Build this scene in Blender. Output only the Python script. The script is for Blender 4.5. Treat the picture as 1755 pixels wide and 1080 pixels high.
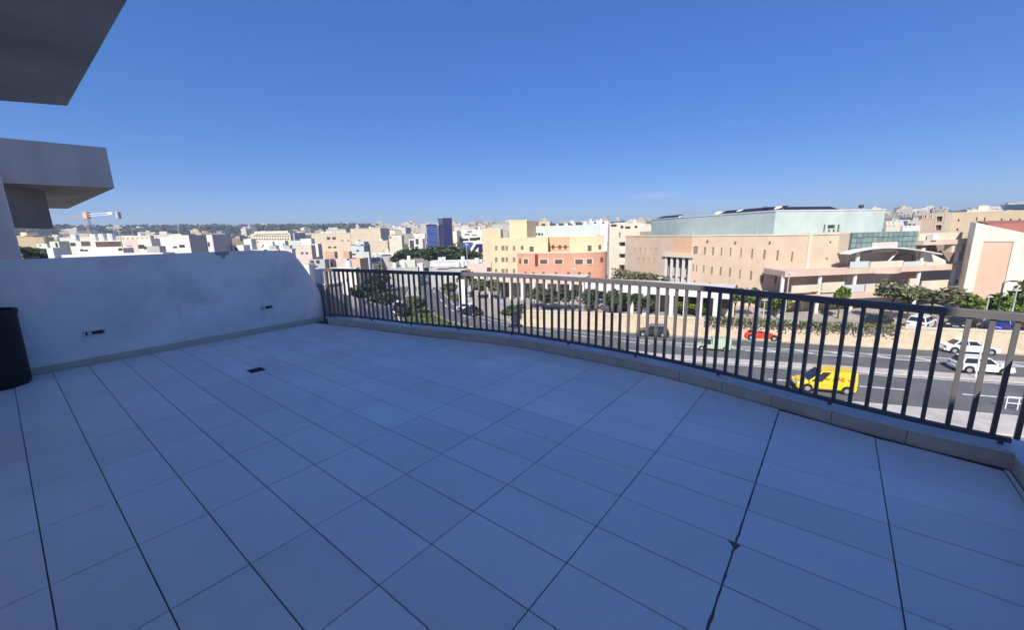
import bpy, bmesh, math, random
from mathutils import Vector, Matrix, noise
for o in list(bpy.data.objects): bpy.data.objects.remove(o, do_unlink=True)
S = bpy.context.scene
COL = S.collection
rnd = random.Random(11)
R = math.radians

# ------------------------------------------------------------------ camera
F, PITCH, ROLL, YAW, H = 697.14, .2007, -.0232, -.6725, 1.53
cp, sp, cr, sr = math.cos(PITCH), math.sin(PITCH), math.cos(ROLL), math.sin(ROLL)
right, up, fwd = Vector((1, 0, 0)), Vector((0, sp, cp)), Vector((0, cp, -sp))
rb, ub = right*cr + up*sr, up*cr - right*sr
cam = bpy.data.objects.new('camera', bpy.data.cameras.new('camera'))
COL.objects.link(cam)
m = Matrix((rb, ub, -fwd)).transposed().to_4x4(); m.translation = (0, 0, H)
cam.matrix_world = m
cam.data.sensor_width = 36; cam.data.lens = 36*F/1755
cam.data.shift_y = -1.5/1755
cam.data.clip_start = .05; cam.data.clip_end = 20000
S.camera = cam

# ------------------------------------------------------------------ light
SUN = Vector((-.30, -.954, 0)).normalized(); EL = R(40)
w = bpy.data.worlds.new('World'); S.world = w; w.use_nodes = True
nt = w.node_tree; nt.nodes.clear()
sky = nt.nodes.new('ShaderNodeTexSky'); sky.sky_type = 'NISHITA'; sky.sun_disc = False
sky.sun_elevation = EL; sky.sun_rotation = math.atan2(SUN.x, SUN.y) % (2*math.pi)
sky.altitude = 0; sky.air_density = .7; sky.dust_density = 0; sky.ozone_density = 10
bg = nt.nodes.new('ShaderNodeBackground'); bg.inputs['Strength'].default_value = .145
out = nt.nodes.new('ShaderNodeOutputWorld')
gm = nt.nodes.new('ShaderNodeGamma'); gm.inputs[1].default_value = .5
hs = nt.nodes.new('ShaderNodeHueSaturation'); hs.inputs['Saturation'].default_value = 1.52; hs.inputs['Hue'].default_value = .520
nt.links.new(sky.outputs[0], gm.inputs[0]); nt.links.new(gm.outputs[0], hs.inputs['Color']); tcw = nt.nodes.new('ShaderNodeTexCoord')      # one faint thin cloud low over the right of the town
def wn(op, a, b=None, **k):
    n_ = nt.nodes.new('ShaderNodeVectorMath' if op in ('SUBTRACT', 'MULTIPLY', 'LENGTH') else 'ShaderNodeMath'); n_.operation = op
    for i_, v_ in enumerate((a, b)):
        if v_ is None: continue
        if hasattr(v_, 'node'): nt.links.new(v_, n_.inputs[i_])
        else: n_.inputs[i_].default_value = v_
    return n_.outputs['Value'] if op in ('LENGTH', 'MULTIPLY_', 'POWER', 'MULT') else n_.outputs[0]
_x, _y = (1122-877.5)/697.14, (335-538.5)/697.14
_a, _b = _x*cr + _y*sr, -_x*sr + _y*cr
_d = Vector((_a, cp - _b*sp, -sp - _b*cp)).normalized()
ln = wn('LENGTH', wn('MULTIPLY', wn('SUBTRACT', tcw.outputs['Generated'], tuple(_d)), (13, 13, 95)))
cn = nt.nodes.new('ShaderNodeTexNoise'); cn.inputs['Scale'].default_value = 60; cn.inputs['Detail'].default_value = 5
mpw = nt.nodes.new('ShaderNodeMapping'); mpw.inputs['Scale'].default_value = (1, 1, 4); nt.links.new(tcw.outputs['Generated'], mpw.inputs[0]); nt.links.new(mpw.outputs[0], cn.inputs['Vector'])
mrw = nt.nodes.new('ShaderNodeMapRange'); mrw.inputs[1].default_value = 1; mrw.inputs[2].default_value = .1; mrw.inputs[3].default_value = 0; mrw.inputs[4].default_value = .42; nt.links.new(ln, mrw.inputs[0])
cmul = nt.nodes.new('ShaderNodeMath'); cmul.operation = 'MULTIPLY'; nt.links.new(mrw.outputs[0], cmul.inputs[0]); nt.links.new(cn.outputs[0], cmul.inputs[1])
mxw = nt.nodes.new('ShaderNodeMix'); mxw.data_type = 'RGBA'; nt.links.new(cmul.outputs[0], mxw.inputs[0]); nt.links.new(hs.outputs[0], mxw.inputs[6]); mxw.inputs[7].default_value = (2.7, 2.6, 2.9, 1)
nt.links.new(mxw.outputs[2], bg.inputs[0])
nt.links.new(bg.outputs[0], out.inputs[0])
sl = bpy.data.lights.new('sun', 'SUN'); sl.energy = 3.0; sl.angle = R(.53); sl.color = (1, .94, .85)
so = bpy.data.objects.new('sun', sl); COL.objects.link(so)
sd = Vector((SUN.x*math.cos(EL), SUN.y*math.cos(EL), math.sin(EL)))
so.rotation_euler = sd.to_track_quat('Z', 'Y').to_euler(); so.location = (0, -20, 60)
vs = S.view_settings
vs.view_transform = 'Standard'; vs.look = 'None'; vs.exposure = 1.15; vs.gamma = 1; vs.use_curve_mapping = False
S.render.engine = 'CYCLES'

# ------------------------------------------------------------------ geometry helpers
def ray(X, Y):
    x, y = (X-877.5)/F, (Y-538.5)/F
    a, b = x*cr + y*sr, -x*sr + y*cr
    return Vector((a, cp - b*sp, -sp - b*cp))
def at_z(X, Y, z):
    d = ray(X, Y); return Vector((0, 0, H)) + d*((z-H)/d.z)
def at_y(X, Y, yy):
    d = ray(X, Y); return Vector((0, 0, H)) + d*(yy/d.y)
cy, sy = math.cos(YAW), math.sin(YAW)
def UV(u, v, z=0.): return Vector((u*cy - v*sy, u*sy + v*cy, z))

WO = {}                         # world origin of every parent
def tag(o, label=None, cat=None, group=None, kind=None):
    if label: o['label'] = label
    if cat: o['category'] = cat
    if group: o['group'] = group
    if kind: o['kind'] = kind
    return o
def link(o, parent=None, pos=None):
    COL.objects.link(o)
    if parent is not None: o.parent = parent
    if pos is not None: o.location = Vector(pos) - (WO[parent] if parent is not None else Vector())
    return o
def empty(name, loc, label=None, cat=None, group=None):
    o = bpy.data.objects.new(name, None); o.empty_display_size = .2
    COL.objects.link(o); o.location = loc; WO[o] = Vector(loc)
    return tag(o, label, cat, group)

class MB:
    def __init__(s): s.v, s.f, s.mi = [], [], []
    def face(s, pts, mi=0):
        n = len(s.v); s.v += [tuple(p) for p in pts]; s.f.append(tuple(range(n, n+len(pts)))); s.mi.append(mi)
    def prism(s, poly, z0, z1, mi=0, top=None):
        n = len(poly); b = len(s.v)
        s.v += [(p[0], p[1], z0) for p in poly] + [(p[0], p[1], z1) for p in (top or poly)]
        s.f.append(tuple(range(b+n-1, b-1, -1))); s.mi.append(mi)
        s.f.append(tuple(range(b+n, b+2*n))); s.mi.append(mi)
        for i in range(n):
            j = (i+1) % n; s.f.append((b+i, b+j, b+n+j, b+n+i)); s.mi.append(mi)
    def box(s, c, dx, dy, dz, ax=(1, 0), mi=0):
        """centre of the base c, sizes along ax, across ax, up"""
        ax = Vector(ax).normalized(); ay = Vector((-ax.y, ax.x)); c = Vector(c)
        p = [c.xy + ax*a*dx/2 + ay*b*dy/2 for a, b in ((-1, -1), (1, -1), (1, 1), (-1, 1))]
        s.prism(p, c.z, c.z+dz, mi)
    def hull8(s, lo, hi, mi=0):
        b = len(s.v); s.v += [tuple(p) for p in lo] + [tuple(p) for p in hi]
        s.f += [(b+3, b+2, b+1, b), (b+4, b+5, b+6, b+7)] + [(b+i, b+(i+1) % 4, b+4+(i+1) % 4, b+4+i) for i in range(4)]
        s.mi += [mi]*6
    def tube(s, pts, rad, n=8, mi=0, cap=True):
        pts = [Vector(p) for p in pts]; b = len(s.v); k = len(pts)
        if not hasattr(rad, '__len__'): rad = [rad]*k
        for i, p in enumerate(pts):
            t = (pts[min(i+1, k-1)] - pts[max(i-1, 0)]).normalized()
            a = t.cross(Vector((0, 0, 1)));  a = Vector((1, 0, 0)) if a.length < 1e-3 else a.normalized()
            c = t.cross(a)
            for q in range(n):
                an = 2*math.pi*q/n; s.v.append(tuple(p + (a*math.cos(an) + c*math.sin(an))*rad[i]))
        for i in range(k-1):
            for q in range(n):
                r = (q+1) % n; s.f.append((b+i*n+q, b+i*n+r, b+(i+1)*n+r, b+(i+1)*n+q)); s.mi.append(mi)
        if cap:
            s.f.append(tuple(range(b+n-1, b-1, -1))); s.mi.append(mi)
            s.f.append(tuple(range(b+(k-1)*n, b+k*n))); s.mi.append(mi)
    def sweep(s, path, sec, mi=0):
        """path: list of (point, side normal); sec: (across, up) pairs, closed"""
        b = len(s.v); n = len(sec); k = len(path)
        for p, nn in path:
            for a, z in sec: s.v.append((p[0]+nn[0]*a, p[1]+nn[1]*a, (p[2] if len(p) > 2 else 0)+z))
        for i in range(k-1):
            for q in range(n):
                r = (q+1) % n; s.f.append((b+i*n+q, b+i*n+r, b+(i+1)*n+r, b+(i+1)*n+q)); s.mi.append(mi)
        s.f.append(tuple(range(b+n-1, b-1, -1))); s.mi.append(mi)
        s.f.append(tuple(range(b+(k-1)*n, b+k*n))); s.mi.append(mi)
    def mesh(s, name, mats, o=Vector(), smooth=False):
        me = bpy.data.meshes.new(name)
        me.from_pydata([(v[0]-o.x, v[1]-o.y, v[2]-o.z) for v in s.v], [], s.f)
        for q in (mats if isinstance(mats, (list, tuple)) else [mats]): me.materials.append(q)
        me.polygons.foreach_set('material_index', s.mi)
        if smooth: me.polygons.foreach_set('use_smooth', [True]*len(s.f))
        bm = bmesh.new(); bm.from_mesh(me); bmesh.ops.recalc_face_normals(bm, faces=bm.faces); bm.to_mesh(me); bm.free()
        return me
    def build(s, name, mats, parent=None, smooth=False, **kw):
        o0 = WO[parent] if parent is not None else Vector()
        o = bpy.data.objects.new(name, s.mesh(name, mats, o0, smooth)); COL.objects.link(o)
        if parent is not None: o.parent = parent
        WO[o] = o0
        return tag(o, **kw)

# ------------------------------------------------------------------ materials
def mat(name, col, rough=.8, var=.12, scale=3., bump=0., bscale=40., stain=0., stain_col=(.12, .11, .10), stain_scale=.8, metal=0., rnd_amt=0., spec=.3, streak=False):
    M = bpy.data.materials.new(name); M.use_nodes = True
    n = M.node_tree.nodes; l = M.node_tree.links; b = n['Principled BSDF']
    b.inputs['Roughness'].default_value = rough; b.inputs['Metallic'].default_value = metal
    b.inputs['Specular IOR Level'].default_value = spec
    tc = n.new('ShaderNodeTexCoord'); geo = n.new('ShaderNodeNewGeometry')
    pos = geo.outputs['Position']
    nz = n.new('ShaderNodeTexNoise'); nz.inputs['Scale'].default_value = scale; nz.inputs['Detail'].default_value = 5
    l.new(pos, nz.inputs['Vector'])
    mr = n.new('ShaderNodeMapRange'); mr.inputs[1].default_value = .3; mr.inputs[2].default_value = .7
    mr.inputs[3].default_value = 1-var; mr.inputs[4].default_value = 1+var
    l.new(nz.outputs[0], mr.inputs[0])
    mul = n.new('ShaderNodeVectorMath'); mul.operation = 'SCALE'; mul.inputs[0].default_value = col
    l.new(mr.outputs[0], mul.inputs['Scale']); c = mul.outputs[0]
    if rnd_amt:
        oi = n.new('ShaderNodeObjectInfo'); m2 = n.new('ShaderNodeMapRange')
        m2.inputs[3].default_value = 1-rnd_amt; m2.inputs[4].default_value = 1+rnd_amt
        l.new(oi.outputs['Random'], m2.inputs[0])
        k = n.new('ShaderNodeVectorMath'); k.operation = 'SCALE'; l.new(c, k.inputs[0]); l.new(m2.outputs[0], k.inputs['Scale']); c = k.outputs[0]
    if stain:
        n2 = n.new('ShaderNodeTexNoise'); n2.inputs['Scale'].default_value = stain_scale; n2.inputs['Detail'].default_value = 8; n2.inputs['Roughness'].default_value = .65
        if streak:
            mp = n.new('ShaderNodeMapping'); mp.inputs['Scale'].default_value = (1, 1, .25); l.new(pos, mp.inputs[0]); l.new(mp.outputs[0], n2.inputs['Vector'])
        else: l.new(pos, n2.inputs['Vector'])
        r2 = n.new('ShaderNodeMapRange'); r2.inputs[1].default_value = .5; r2.inputs[2].default_value = .75; r2.inputs[3].default_value = 0; r2.inputs[4].default_value = stain
        l.new(n2.outputs[0], r2.inputs[0])
        mx = n.new('ShaderNodeMix'); mx.data_type = 'RGBA'; l.new(r2.outputs[0], mx.inputs[0]); l.new(c, mx.inputs[6]); mx.inputs[7].default_value = (*stain_col, 1); c = mx.outputs[2]
    l.new(c, b.inputs['Base Color'])
    if bump:
        n3 = n.new('ShaderNodeTexNoise'); n3.inputs['Scale'].default_value = bscale; n3.inputs['Detail'].default_value = 4; l.new(pos, n3.inputs['Vector'])
        bp = n.new('ShaderNodeBump'); bp.inputs['Strength'].default_value = bump; bp.inputs['Distance'].default_value = .02
        l.new(n3.outputs[0], bp.inputs['Height']); l.new(bp.outputs[0], b.inputs['Normal'])
    return M
def leafmat(name, a, b_):
    M = bpy.data.materials.new(name); M.use_nodes = True
    n = M.node_tree.nodes; l = M.node_tree.links; b = n['Principled BSDF']
    b.inputs['Roughness'].default_value = .6; b.inputs['Specular IOR Level'].default_value = .25
    geo = n.new('ShaderNodeNewGeometry'); nz = n.new('ShaderNodeTexNoise'); nz.inputs['Scale'].default_value = 1.1; nz.inputs['Detail'].default_value = 3
    l.new(geo.outputs['Position'], nz.inputs['Vector'])
    ad = n.new('ShaderNodeMath'); ad.operation = 'ADD'; l.new(nz.outputs[0], ad.inputs[0])
    sb = n.new('ShaderNodeMath'); sb.operation = 'MULTIPLY_ADD'; sb.inputs[1].default_value = .5; sb.inputs[2].default_value = -.25
    l.new(geo.outputs['Random Per Island'], sb.inputs[0]); l.new(sb.outputs[0], ad.inputs[1])
    r = n.new('ShaderNodeValToRGB'); r.color_ramp.elements[0].position = .3; r.color_ramp.elements[1].position = .72
    r.color_ramp.elements[0].color = (*a, 1); r.color_ramp.elements[1].color = (*b_, 1)
    l.new(ad.outputs[0], r.inputs[0]); l.new(r.outputs[0], b.inputs['Base Color'])
    return M
M = {}
M['tile'] = mat('floor_tile', (.86, .82, .79), .34, .07, .8, .05, 6, .38, (.54, .50, .46), .7, rnd_amt=.055, spec=.45)
M['grout'] = mat('grout', (.13, .12, .115), .95, .4, 9)
M['kerbtile'] = mat('kerb_tile', (.62, .54, .44), .4, .08, 4, stain=.3, stain_col=(.22, .2, .17), stain_scale=3, rnd_amt=.05)
M['coping'] = mat('coping', (.66, .65, .66), .3, .1, 5, stain=.2, stain_scale=4)
M['plaster'] = mat('wall_plaster', (.90, .86, .83), .85, .10, 1.3, .35, 24, .48, (.45, .42, .42), 2.0)
M['oldpl'] = mat('weathered_plaster', (.40, .38, .36), .9, .2, 3, .4, 25, .6, (.16, .14, .12), 3)
M['concrete'] = mat('balcony_render', (.60, .56, .53), .85, .10, 1.2, .2, 20, .45, (.30, .28, .27), 1.6, streak=True)
M['slaterender'] = mat('dark_slate_render', (.17, .165, .17), .85, .1, 1.5, .2, 20)
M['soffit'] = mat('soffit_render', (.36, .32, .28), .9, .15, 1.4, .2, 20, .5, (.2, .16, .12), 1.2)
M['bldg'] = mat('rear_render', (.84, .78, .72), .9, .1, 1)
M['rail'] = mat('railing_paint', (.128, .121, .118), .5, .08, 8, metal=0., spec=.4)
M['black'] = mat('black_plastic', (.012, .012, .013), .5, .1, 5)
M['asphalt'] = mat('asphalt', (.125, .125, .13), .9, .18, .5, .1, 20, .35, (.17, .17, .17), .25)
M['asphalt2'] = mat('pale_asphalt', (.22, .215, .21), .9, .15, .8)
M['pave'] = mat('pavement', (.48, .44, .40), .9, .15, 1.2, stain=.3, stain_col=(.25, .23, .2), stain_scale=.7)
M['kerbst'] = mat('kerb_stone', (.48, .45, .41), .9, .12, 2)
M['white'] = mat('road_paint', (.72, .72, .70), .7, .2, 3)
M['soil'] = mat('dry_ground', (.34, .30, .24), .95, .3, .15, stain=.5, stain_col=(.10, .11, .05), stain_scale=.05)
M['verge'] = mat('verge_soil', (.10, .12, .05), .95, .3, 1.5)
M['stone'] = mat('yellow_stone', (.56, .45, .32), .9, .14, 2.5, .3, 10, .3, (.45, .3, .17), .6)
M['carpark'] = mat('carpark_surface', (.36, .33, .29), .9, .15, .4)
M['hill'] = mat('hill_scrub', (.075, .085, .05), .95, .4, .02, stain=.5, stain_col=(.2, .17, .12), stain_scale=.012)
def pl(n, c, **k): M[n] = mat(n, c, .85, .07, .6, .1, 8, .32, tuple(x*.72 for x in c), .55, streak=True, **k)
pl('peach', (.56, .43, .315)); pl('orange', (.62, .40, .25)); pl('cream_y', (.64, .51, .33)); pl('coral', (.56, .29, .195))
pl('cream', (.62, .55, .43)); pl('sand', (.57, .475, .35)); pl('mint', (.46, .54, .50)); pl('pinkband', (.60, .45, .37))
pl('whitep', (.66, .645, .61)); pl('offw', (.62, .59, .53)); pl('greyp', (.42, .41, .40)); pl('pinkw', (.60, .48, .42))
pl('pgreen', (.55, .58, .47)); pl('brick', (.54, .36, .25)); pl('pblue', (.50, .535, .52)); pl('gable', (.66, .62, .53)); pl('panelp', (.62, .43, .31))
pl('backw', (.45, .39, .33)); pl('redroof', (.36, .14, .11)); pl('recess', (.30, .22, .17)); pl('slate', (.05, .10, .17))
M['dkglass'] = mat('dark_window_glass', (.035, .035, .04), .12, .2, 1, spec=.6)
M['brglass'] = mat('brown_window_glass', (.12, .085, .065), .3, .2, 1, spec=.5)  # plain brown glass colour, also on spouts and vents
M['lglass'] = mat('pale_window', (.22, .18, .14), .35, .1, 1)
M['gglass'] = mat('green_glass', (.17, .25, .23), .15, .15, .8, spec=.7, rnd_amt=.2)
M['mull'] = mat('mullion', (.12, .15, .15), .5, .1, 1)
M['bluecl'] = mat('blue_cladding', (.045, .08, .26), .35, .12, .2, spec=.5)
M['navy_shade'] = mat('navy_and_shaded_cladding', (.024, .027, .09), .3, .12, .2, spec=.5)  # navy parts, and the blue towers' shaded faces
M['solar'] = mat('solar_panel', (.018, .022, .04), .6, .2, 1, spec=.2)
M['whmetal'] = mat('white_metal', (.75, .75, .74), .5, .05, 1)
M['pole'] = mat('galvanised_pole', (.42, .43, .40), .5, .1, 1)
M['dkmetal'] = mat('dark_metal', (.05, .05, .055), .5, .1, 1)
M['crane'] = mat('crane_paint', (.62, .42, .30), .6, .1, 1)
M['fcw'] = mat('far_house_pale', (.60, .54, .44), .9, .1, .1, rnd_amt=.28)
M['fcy'] = mat('far_house_cream', (.60, .47, .30), .9, .1, .1, rnd_amt=.22)
M['fcg'] = mat('far_house_stone', (.42, .37, .30), .9, .1, .1, rnd_amt=.25)
M['fwin'] = mat('far_window', (.06, .055, .05), .4, .1, 1)
M['trunk'] = mat('bark', (.10, .075, .05), .9, .2, 5)
M['leaf_dk'] = leafmat('dark_foliage', (.022, .036, .014), (.085, .11, .045))
M['leaf_far'] = leafmat('far_foliage', (.035, .05, .03), (.10, .12, .07))
M['leaf_md'] = leafmat('mid_foliage', (.035, .06, .018), (.14, .17, .06))
M['leaf_br'] = leafmat('bright_foliage', (.05, .09, .015), (.20, .26, .04))
M['leaf_ol'] = leafmat('olive_foliage', (.055, .068, .028), (.20, .20, .10))
M['grass'] = leafmat('verge_grass', (.05, .07, .02), (.19, .21, .08))
M['yellow'] = mat('yellow_paint', (.74, .50, .03), .3, .04, 1, spec=.5)
M['redp'] = mat('red_paint', (.55, .05, .025), .25, .04, 1, spec=.5)
M['whcar'] = mat('white_car_paint', (.72, .73, .74), .25, .03, 1, spec=.5)
M['sicar'] = mat('silver_paint', (.5, .5, .5), .3, .03, 1, metal=.3, spec=.5)
M['bkcar'] = mat('dark_car_paint', (.025, .025, .03), .22, .03, 1, spec=.6)
M['blcar'] = mat('blue_car_paint', (.02, .045, .22), .25, .03, 1, spec=.5)
M['grcar'] = mat('pale_green_paint', (.40, .50, .36), .35, .03, 1)
M['maroon'] = mat('maroon_paint', (.16, .04, .04), .4, .05, 1)
M['carglass'] = mat('car_glass', (.02, .024, .028), .08, .1, 1, spec=.7)
M['tyre'] = mat('tyre_rubber', (.02, .02, .02), .9, .1, 4)
M['rim'] = mat('wheel_rim', (.45, .45, .46), .35, .05, 4, metal=.5)
M['lampw'] = mat('headlight_lens', (.7, .7, .68), .15, .02, 4, spec=.6)
M['lampr'] = mat('tail_lens', (.35, .02, .015), .2, .02, 4, spec=.6)
M['txtred'] = mat('red_lettering', (.50, .03, .03), .4, .02, 1)

def catmull(pts, step):
    P = [Vector(p) for p in pts]; P = [P[0]*2-P[1]] + P + [P[-1]*2-P[-2]]; out = []
    for i in range(1, len(P)-2):
        n = max(2, int((P[i+1]-P[i]).length/step*3))
        for k in range(n):
            t = k/n; a, b, c, d = P[i-1:i+3]
            out.append(.5*((2*b) + (c-a)*t + (2*a-5*b+4*c-d)*t*t + (3*b-a-3*c+d)*t**3))
    out.append(P[-2])
    res = [out[0]]; acc = 0.
    for a, b in zip(out, out[1:]):
        L = (b-a).length; pos = 0.
        while acc + (L-pos) >= step:
            pos += step-acc; acc = 0; res.append(a + (b-a)*(pos/L))
        acc += L-pos
    return res
def normals(P, sgn=1):
    o = []
    for i, p in enumerate(P):
        t = (P[min(i+1, len(P)-1)] - P[max(i-1, 0)]).normalized(); o.append(Vector((-t.y, t.x))*sgn)
    return o

# ================================================================== ROADS AND GROUND
GZ, CZ = -10.5, -8.8
def terrain(x, y):
    r = math.hypot(x, y); t = min(1, max(0, (r-190)/1150)); t = t*t*(3-2*t)
    z = -10.6 + 33*t
    if r > 1400: z -= (r-1400)*.03
    if r > 300: z += noise.noise(Vector((x*.004, y*.004, 3)))*5*min(1, (r-300)/400)
    return z
mb = MB(); rs = [0, 60, 120, 190, 240, 300, 380, 460, 560, 660, 780, 900, 1020, 1140, 1260, 1400, 1600, 2000]
NA = 96
for i, r in enumerate(rs):
    for k in range(NA):
        a = 2*math.pi*k/NA; x, y = r*math.cos(a), r*math.sin(a); mb.v.append((x, y, terrain(x, y)))
for i in range(len(rs)-1):
    for k in range(NA):
        q = (k+1) % NA; mb.f.append((i*NA+k, i*NA+q, (i+1)*NA+q, (i+1)*NA+k)); mb.mi.append(0 if rs[i+1] <= 380 else 1)
mb.build('ground', [M['soil'], M['hill']], smooth=True, kind='structure')

ROAD = catmull([(110, 5.7), (80, 15.5), (50, 25.3), (30, 31.8), (14, 37.1), (5, 40.6), (-3, 45), (-10, 51.8), (-15.5, 63), (-19.5, 80), (-24, 98), (-30, 118), (-42, 150), (-60, 190), (-85, 240)], 1.5)
RN = normals(ROAD, -1)               # to the right of travel: the far side
def hm(p):
    x = p.x
    if p.y > 47: return .6 + 2.6*max(0, 1-(p.y-47)/40)
    if x > 14: return .6
    return .6 + 2.6*min(1, (14-x)/14)
def strip(name, f0, f1, z, mt, i0=0, i1=None, **k):
    P = list(zip(ROAD, RN))[i0:i1]; mb = MB()
    for p, n in P:
        h = hm(p)
        a, b = p + n*f0(h), p + n*f1(h); mb.v += [(a.x, a.y, z), (b.x, b.y, z)]
    for j in range(len(P)-1): mb.f.append((2*j, 2*j+1, 2*j+3, 2*j+2)); mb.mi.append(0)
    return mb.build(name, mt, **(k or dict(kind='structure')))
def curb(name, f0, f1, z0, z1, mt, i0=0, i1=None):
    P = list(zip(ROAD, RN))[i0:i1]; mb = MB()
    path = [((p.x, p.y), n) for p, n in P]; b = len(mb.v)
    for p, n in P:
        h = hm(p); A, B = p+n*f0(h), p+n*f1(h)
        mb.v += [(A.x, A.y, z0), (A.x, A.y, z1), (B.x, B.y, z1), (B.x, B.y, z0)]
    for j in range(len(P)-1):
        for q in range(3): mb.f.append((4*j+q, 4*j+q+1, 4*j+4+q+1, 4*j+4+q)); mb.mi.append(0)
    return mb.build(name, mt, kind='structure')
strip('road', lambda h: -h-7.2, lambda h: h+8.0, GZ+.004, M['asphalt'])
curb('median', lambda h: -h, lambda h: h, GZ, GZ+.14, M['pave'])
strip('hatched_strip', lambda h: h+3.6, lambda h: h+4.9, GZ+.008, M['asphalt2'], 0, 70)
curb('near_pavement', lambda h: -h-10.2, lambda h: -h-7.2, GZ, GZ+.13, M['pave'])
curb('far_pavement', lambda h: h+8.0, lambda h: h+9.4, GZ, GZ+.13, M['pave'])
strip('service_road', lambda h: -h-19, lambda h: -h-10.2, GZ+.006, M['asphalt2'], 0, 66)
mb = MB()
for name, off in (('far', lambda h: h+3.5), ('near', lambda h: -h-3.5)):
    for j in range(0, len(ROAD)-2, 4):
        for k in (0, 1):
            p, n, p2, n2 = ROAD[j+k], RN[j+k], ROAD[j+k+1], RN[j+k+1]; h, h2 = hm(p), hm(p2)
            a, b, c, d = p+n*(off(h)-.09), p+n*(off(h)+.09), p2+n2*(off(h2)+.09), p2+n2*(off(h2)-.09)
            mb.face([(q.x, q.y, GZ+.013) for q in (a, b, c, d)])
for off in (lambda h: h+.35, lambda h: h+7.6, lambda h: -h-.35, lambda h: -h-6.9, lambda h: h+4.95):
    for j in range(len(ROAD)-1):
        p, n, p2, n2 = ROAD[j], RN[j], ROAD[j+1], RN[j+1]; h, h2 = hm(p), hm(p2)
        a, b, c, d = p+n*(off(h)-.07), p+n*(off(h)+.07), p2+n2*(off(h2)+.07), p2+n2*(off(h2)-.07)
        mb.face([(q.x, q.y, GZ+.013) for q in (a, b, c, d)])
for j in range(0, 66, 2):            # slanting hatch bars between the lanes
    p, n, p2 = ROAD[j], RN[j], ROAD[j+1]; h = hm(p); t = (p2-p).normalized()
    a = p+n*(h+3.7); b = p+n*(h+4.8)+t*1.2
    mb.face([(q.x, q.y, GZ+.013) for q in (a, a+t*.4, b+t*.4, b)])
mb.build('road_markings', M['white'], kind='structure')

def scatter_blades(name, polyf, n, hgt, mt, label, cat, zb):
    mb = MB()
    for _ in range(n):
        p = polyf(); a = rnd.random()*6.28; h = hgt*(.5+rnd.random()); w_ = .05+.07*rnd.random()
        d = Vector((math.cos(a), math.sin(a)))*w_; t = Vector((rnd.uniform(-.1, .1), rnd.uniform(-.1, .1)))
        mb.face([(p.x-d.x, p.y-d.y, zb), (p.x+d.x, p.y+d.y, zb), (p.x+t.x, p.y+t.y, zb+h)])
    return mb.build(name, mt, kind='stuff', label=label, category=None) if False else tag(mb.build(name, mt), label, cat, kind='stuff')
widx = [i for i, p in enumerate(ROAD) if hm(p) > 1.2]
strip('verge', lambda h: -h+.25 if h > 1.2 else 0, lambda h: h-.25 if h > 1.2 else .01, GZ+.15, M['verge'], widx[0], widx[-1])
def vp():
    i = rnd.choice(widx); p, n = ROAD[i], RN[i]; h = hm(p)-.4
    return p + n*rnd.uniform(-h, h) + Vector((rnd.uniform(-.8, .8), rnd.uniform(-.8, .8)))
scatter_blades('verge_grass', vp, 9000, .22, M['grass'], 'dry green grass covering the widening road median', 'grass', GZ+.15)

# ------------------------------------------------------------------ campus level behind the retaining wall
WALL = [(1, 51.6), (8, 49.2), (15.3, 46.5), (25.9, 42.5), (34.9, 39.3), (46.3, 35.7), (70, 28), (100, 18)]
cam_poly = [(p[0], p[1]+.3) for p in WALL] + [(190, 30), (190, 150), (60, 190), (-2, 150), (-8, 90), (-6, 62)]
mb = MB(); mb.prism(cam_poly, GZ-.3, CZ); mb.build('campus_ground', M['carpark'], kind='structure')
wl = empty('retaining_wall', (25.9, 42.5, GZ), 'long yellow stone retaining wall along the far side of the road', 'wall')
P = catmull(WALL, 1.0); N = normals(P, -1)
mb = MB(); mb.sweep([((p.x, p.y, GZ), n) for p, n in zip(P, N)], [(.0, 0), (.3, 0), (.3, 2.0), (.0, 2.0)]); mb.build('wall_core', M['stone'], wl)
mb = MB(); mb.sweep([((p.x, p.y, GZ), n) for p, n in zip(P, N)], [(-.06, 2.0), (.36, 2.0), (.36, 2.14), (-.06, 2.14)]); mb.build('coping', M['cream'], wl)
for row in range(4):                 # long ashlar blocks in courses, each a little proud of the next
    j = row % 2
    mbs = MB()
    while j < len(P)-2:
        e = min(j+2, len(P)-1); d = -.02 - .03*rnd.random()
        mbs.sweep([((p.x, p.y, GZ+.03+row*.495), n) for p, n in zip(P[j:e], N[j:e])], [(d, 0), (.01, 0), (.01, .47), (d, .47)]); j += 2
    tag(mbs.build('stone_course', M['stone'], wl), kind='stuff')

# ================================================================== TERRACE
sA, sB, ox, oy = .60129, -.3034, -1.4422, 3.5458
WU = -7.245                          # face of the parapet wall
RAILP = catmull([(-3.25, 7.10), (-2.45, 6.72), (-1.57, 6.22), (-.7, 5.80), (.06, 5.40), (.85, 4.80), (1.46, 4.27), (1.86, 3.85), (2.2, 3.43), (2.51, 3.02), (2.83, 2.65), (3.06, 2.425), (3.19, 2.305)], .02)
RP = [Vector((p[0], p[1])) for p in RAILP]; RNn = normals(RP, 1)      # outward
if RNn[50].y < 0: RNn = [-n for n in RNn]
corner = RP[-1]; back = Vector((-.623, -.782))
side_end = corner + back*4.4
outl = [UV(WU-.2, -1.2).xy, UV(WU-.2, 3.75).xy] + [p+n*.13 for p, n in zip(RP[::10], RNn[::10])] + [corner + Vector((.13, .02)), side_end + Vector((.13, -.08))]
mb = MB(); mb.prism(outl, -.28, -.006); mb.build('terrace_slab', M['grout'], kind='structure')

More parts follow.
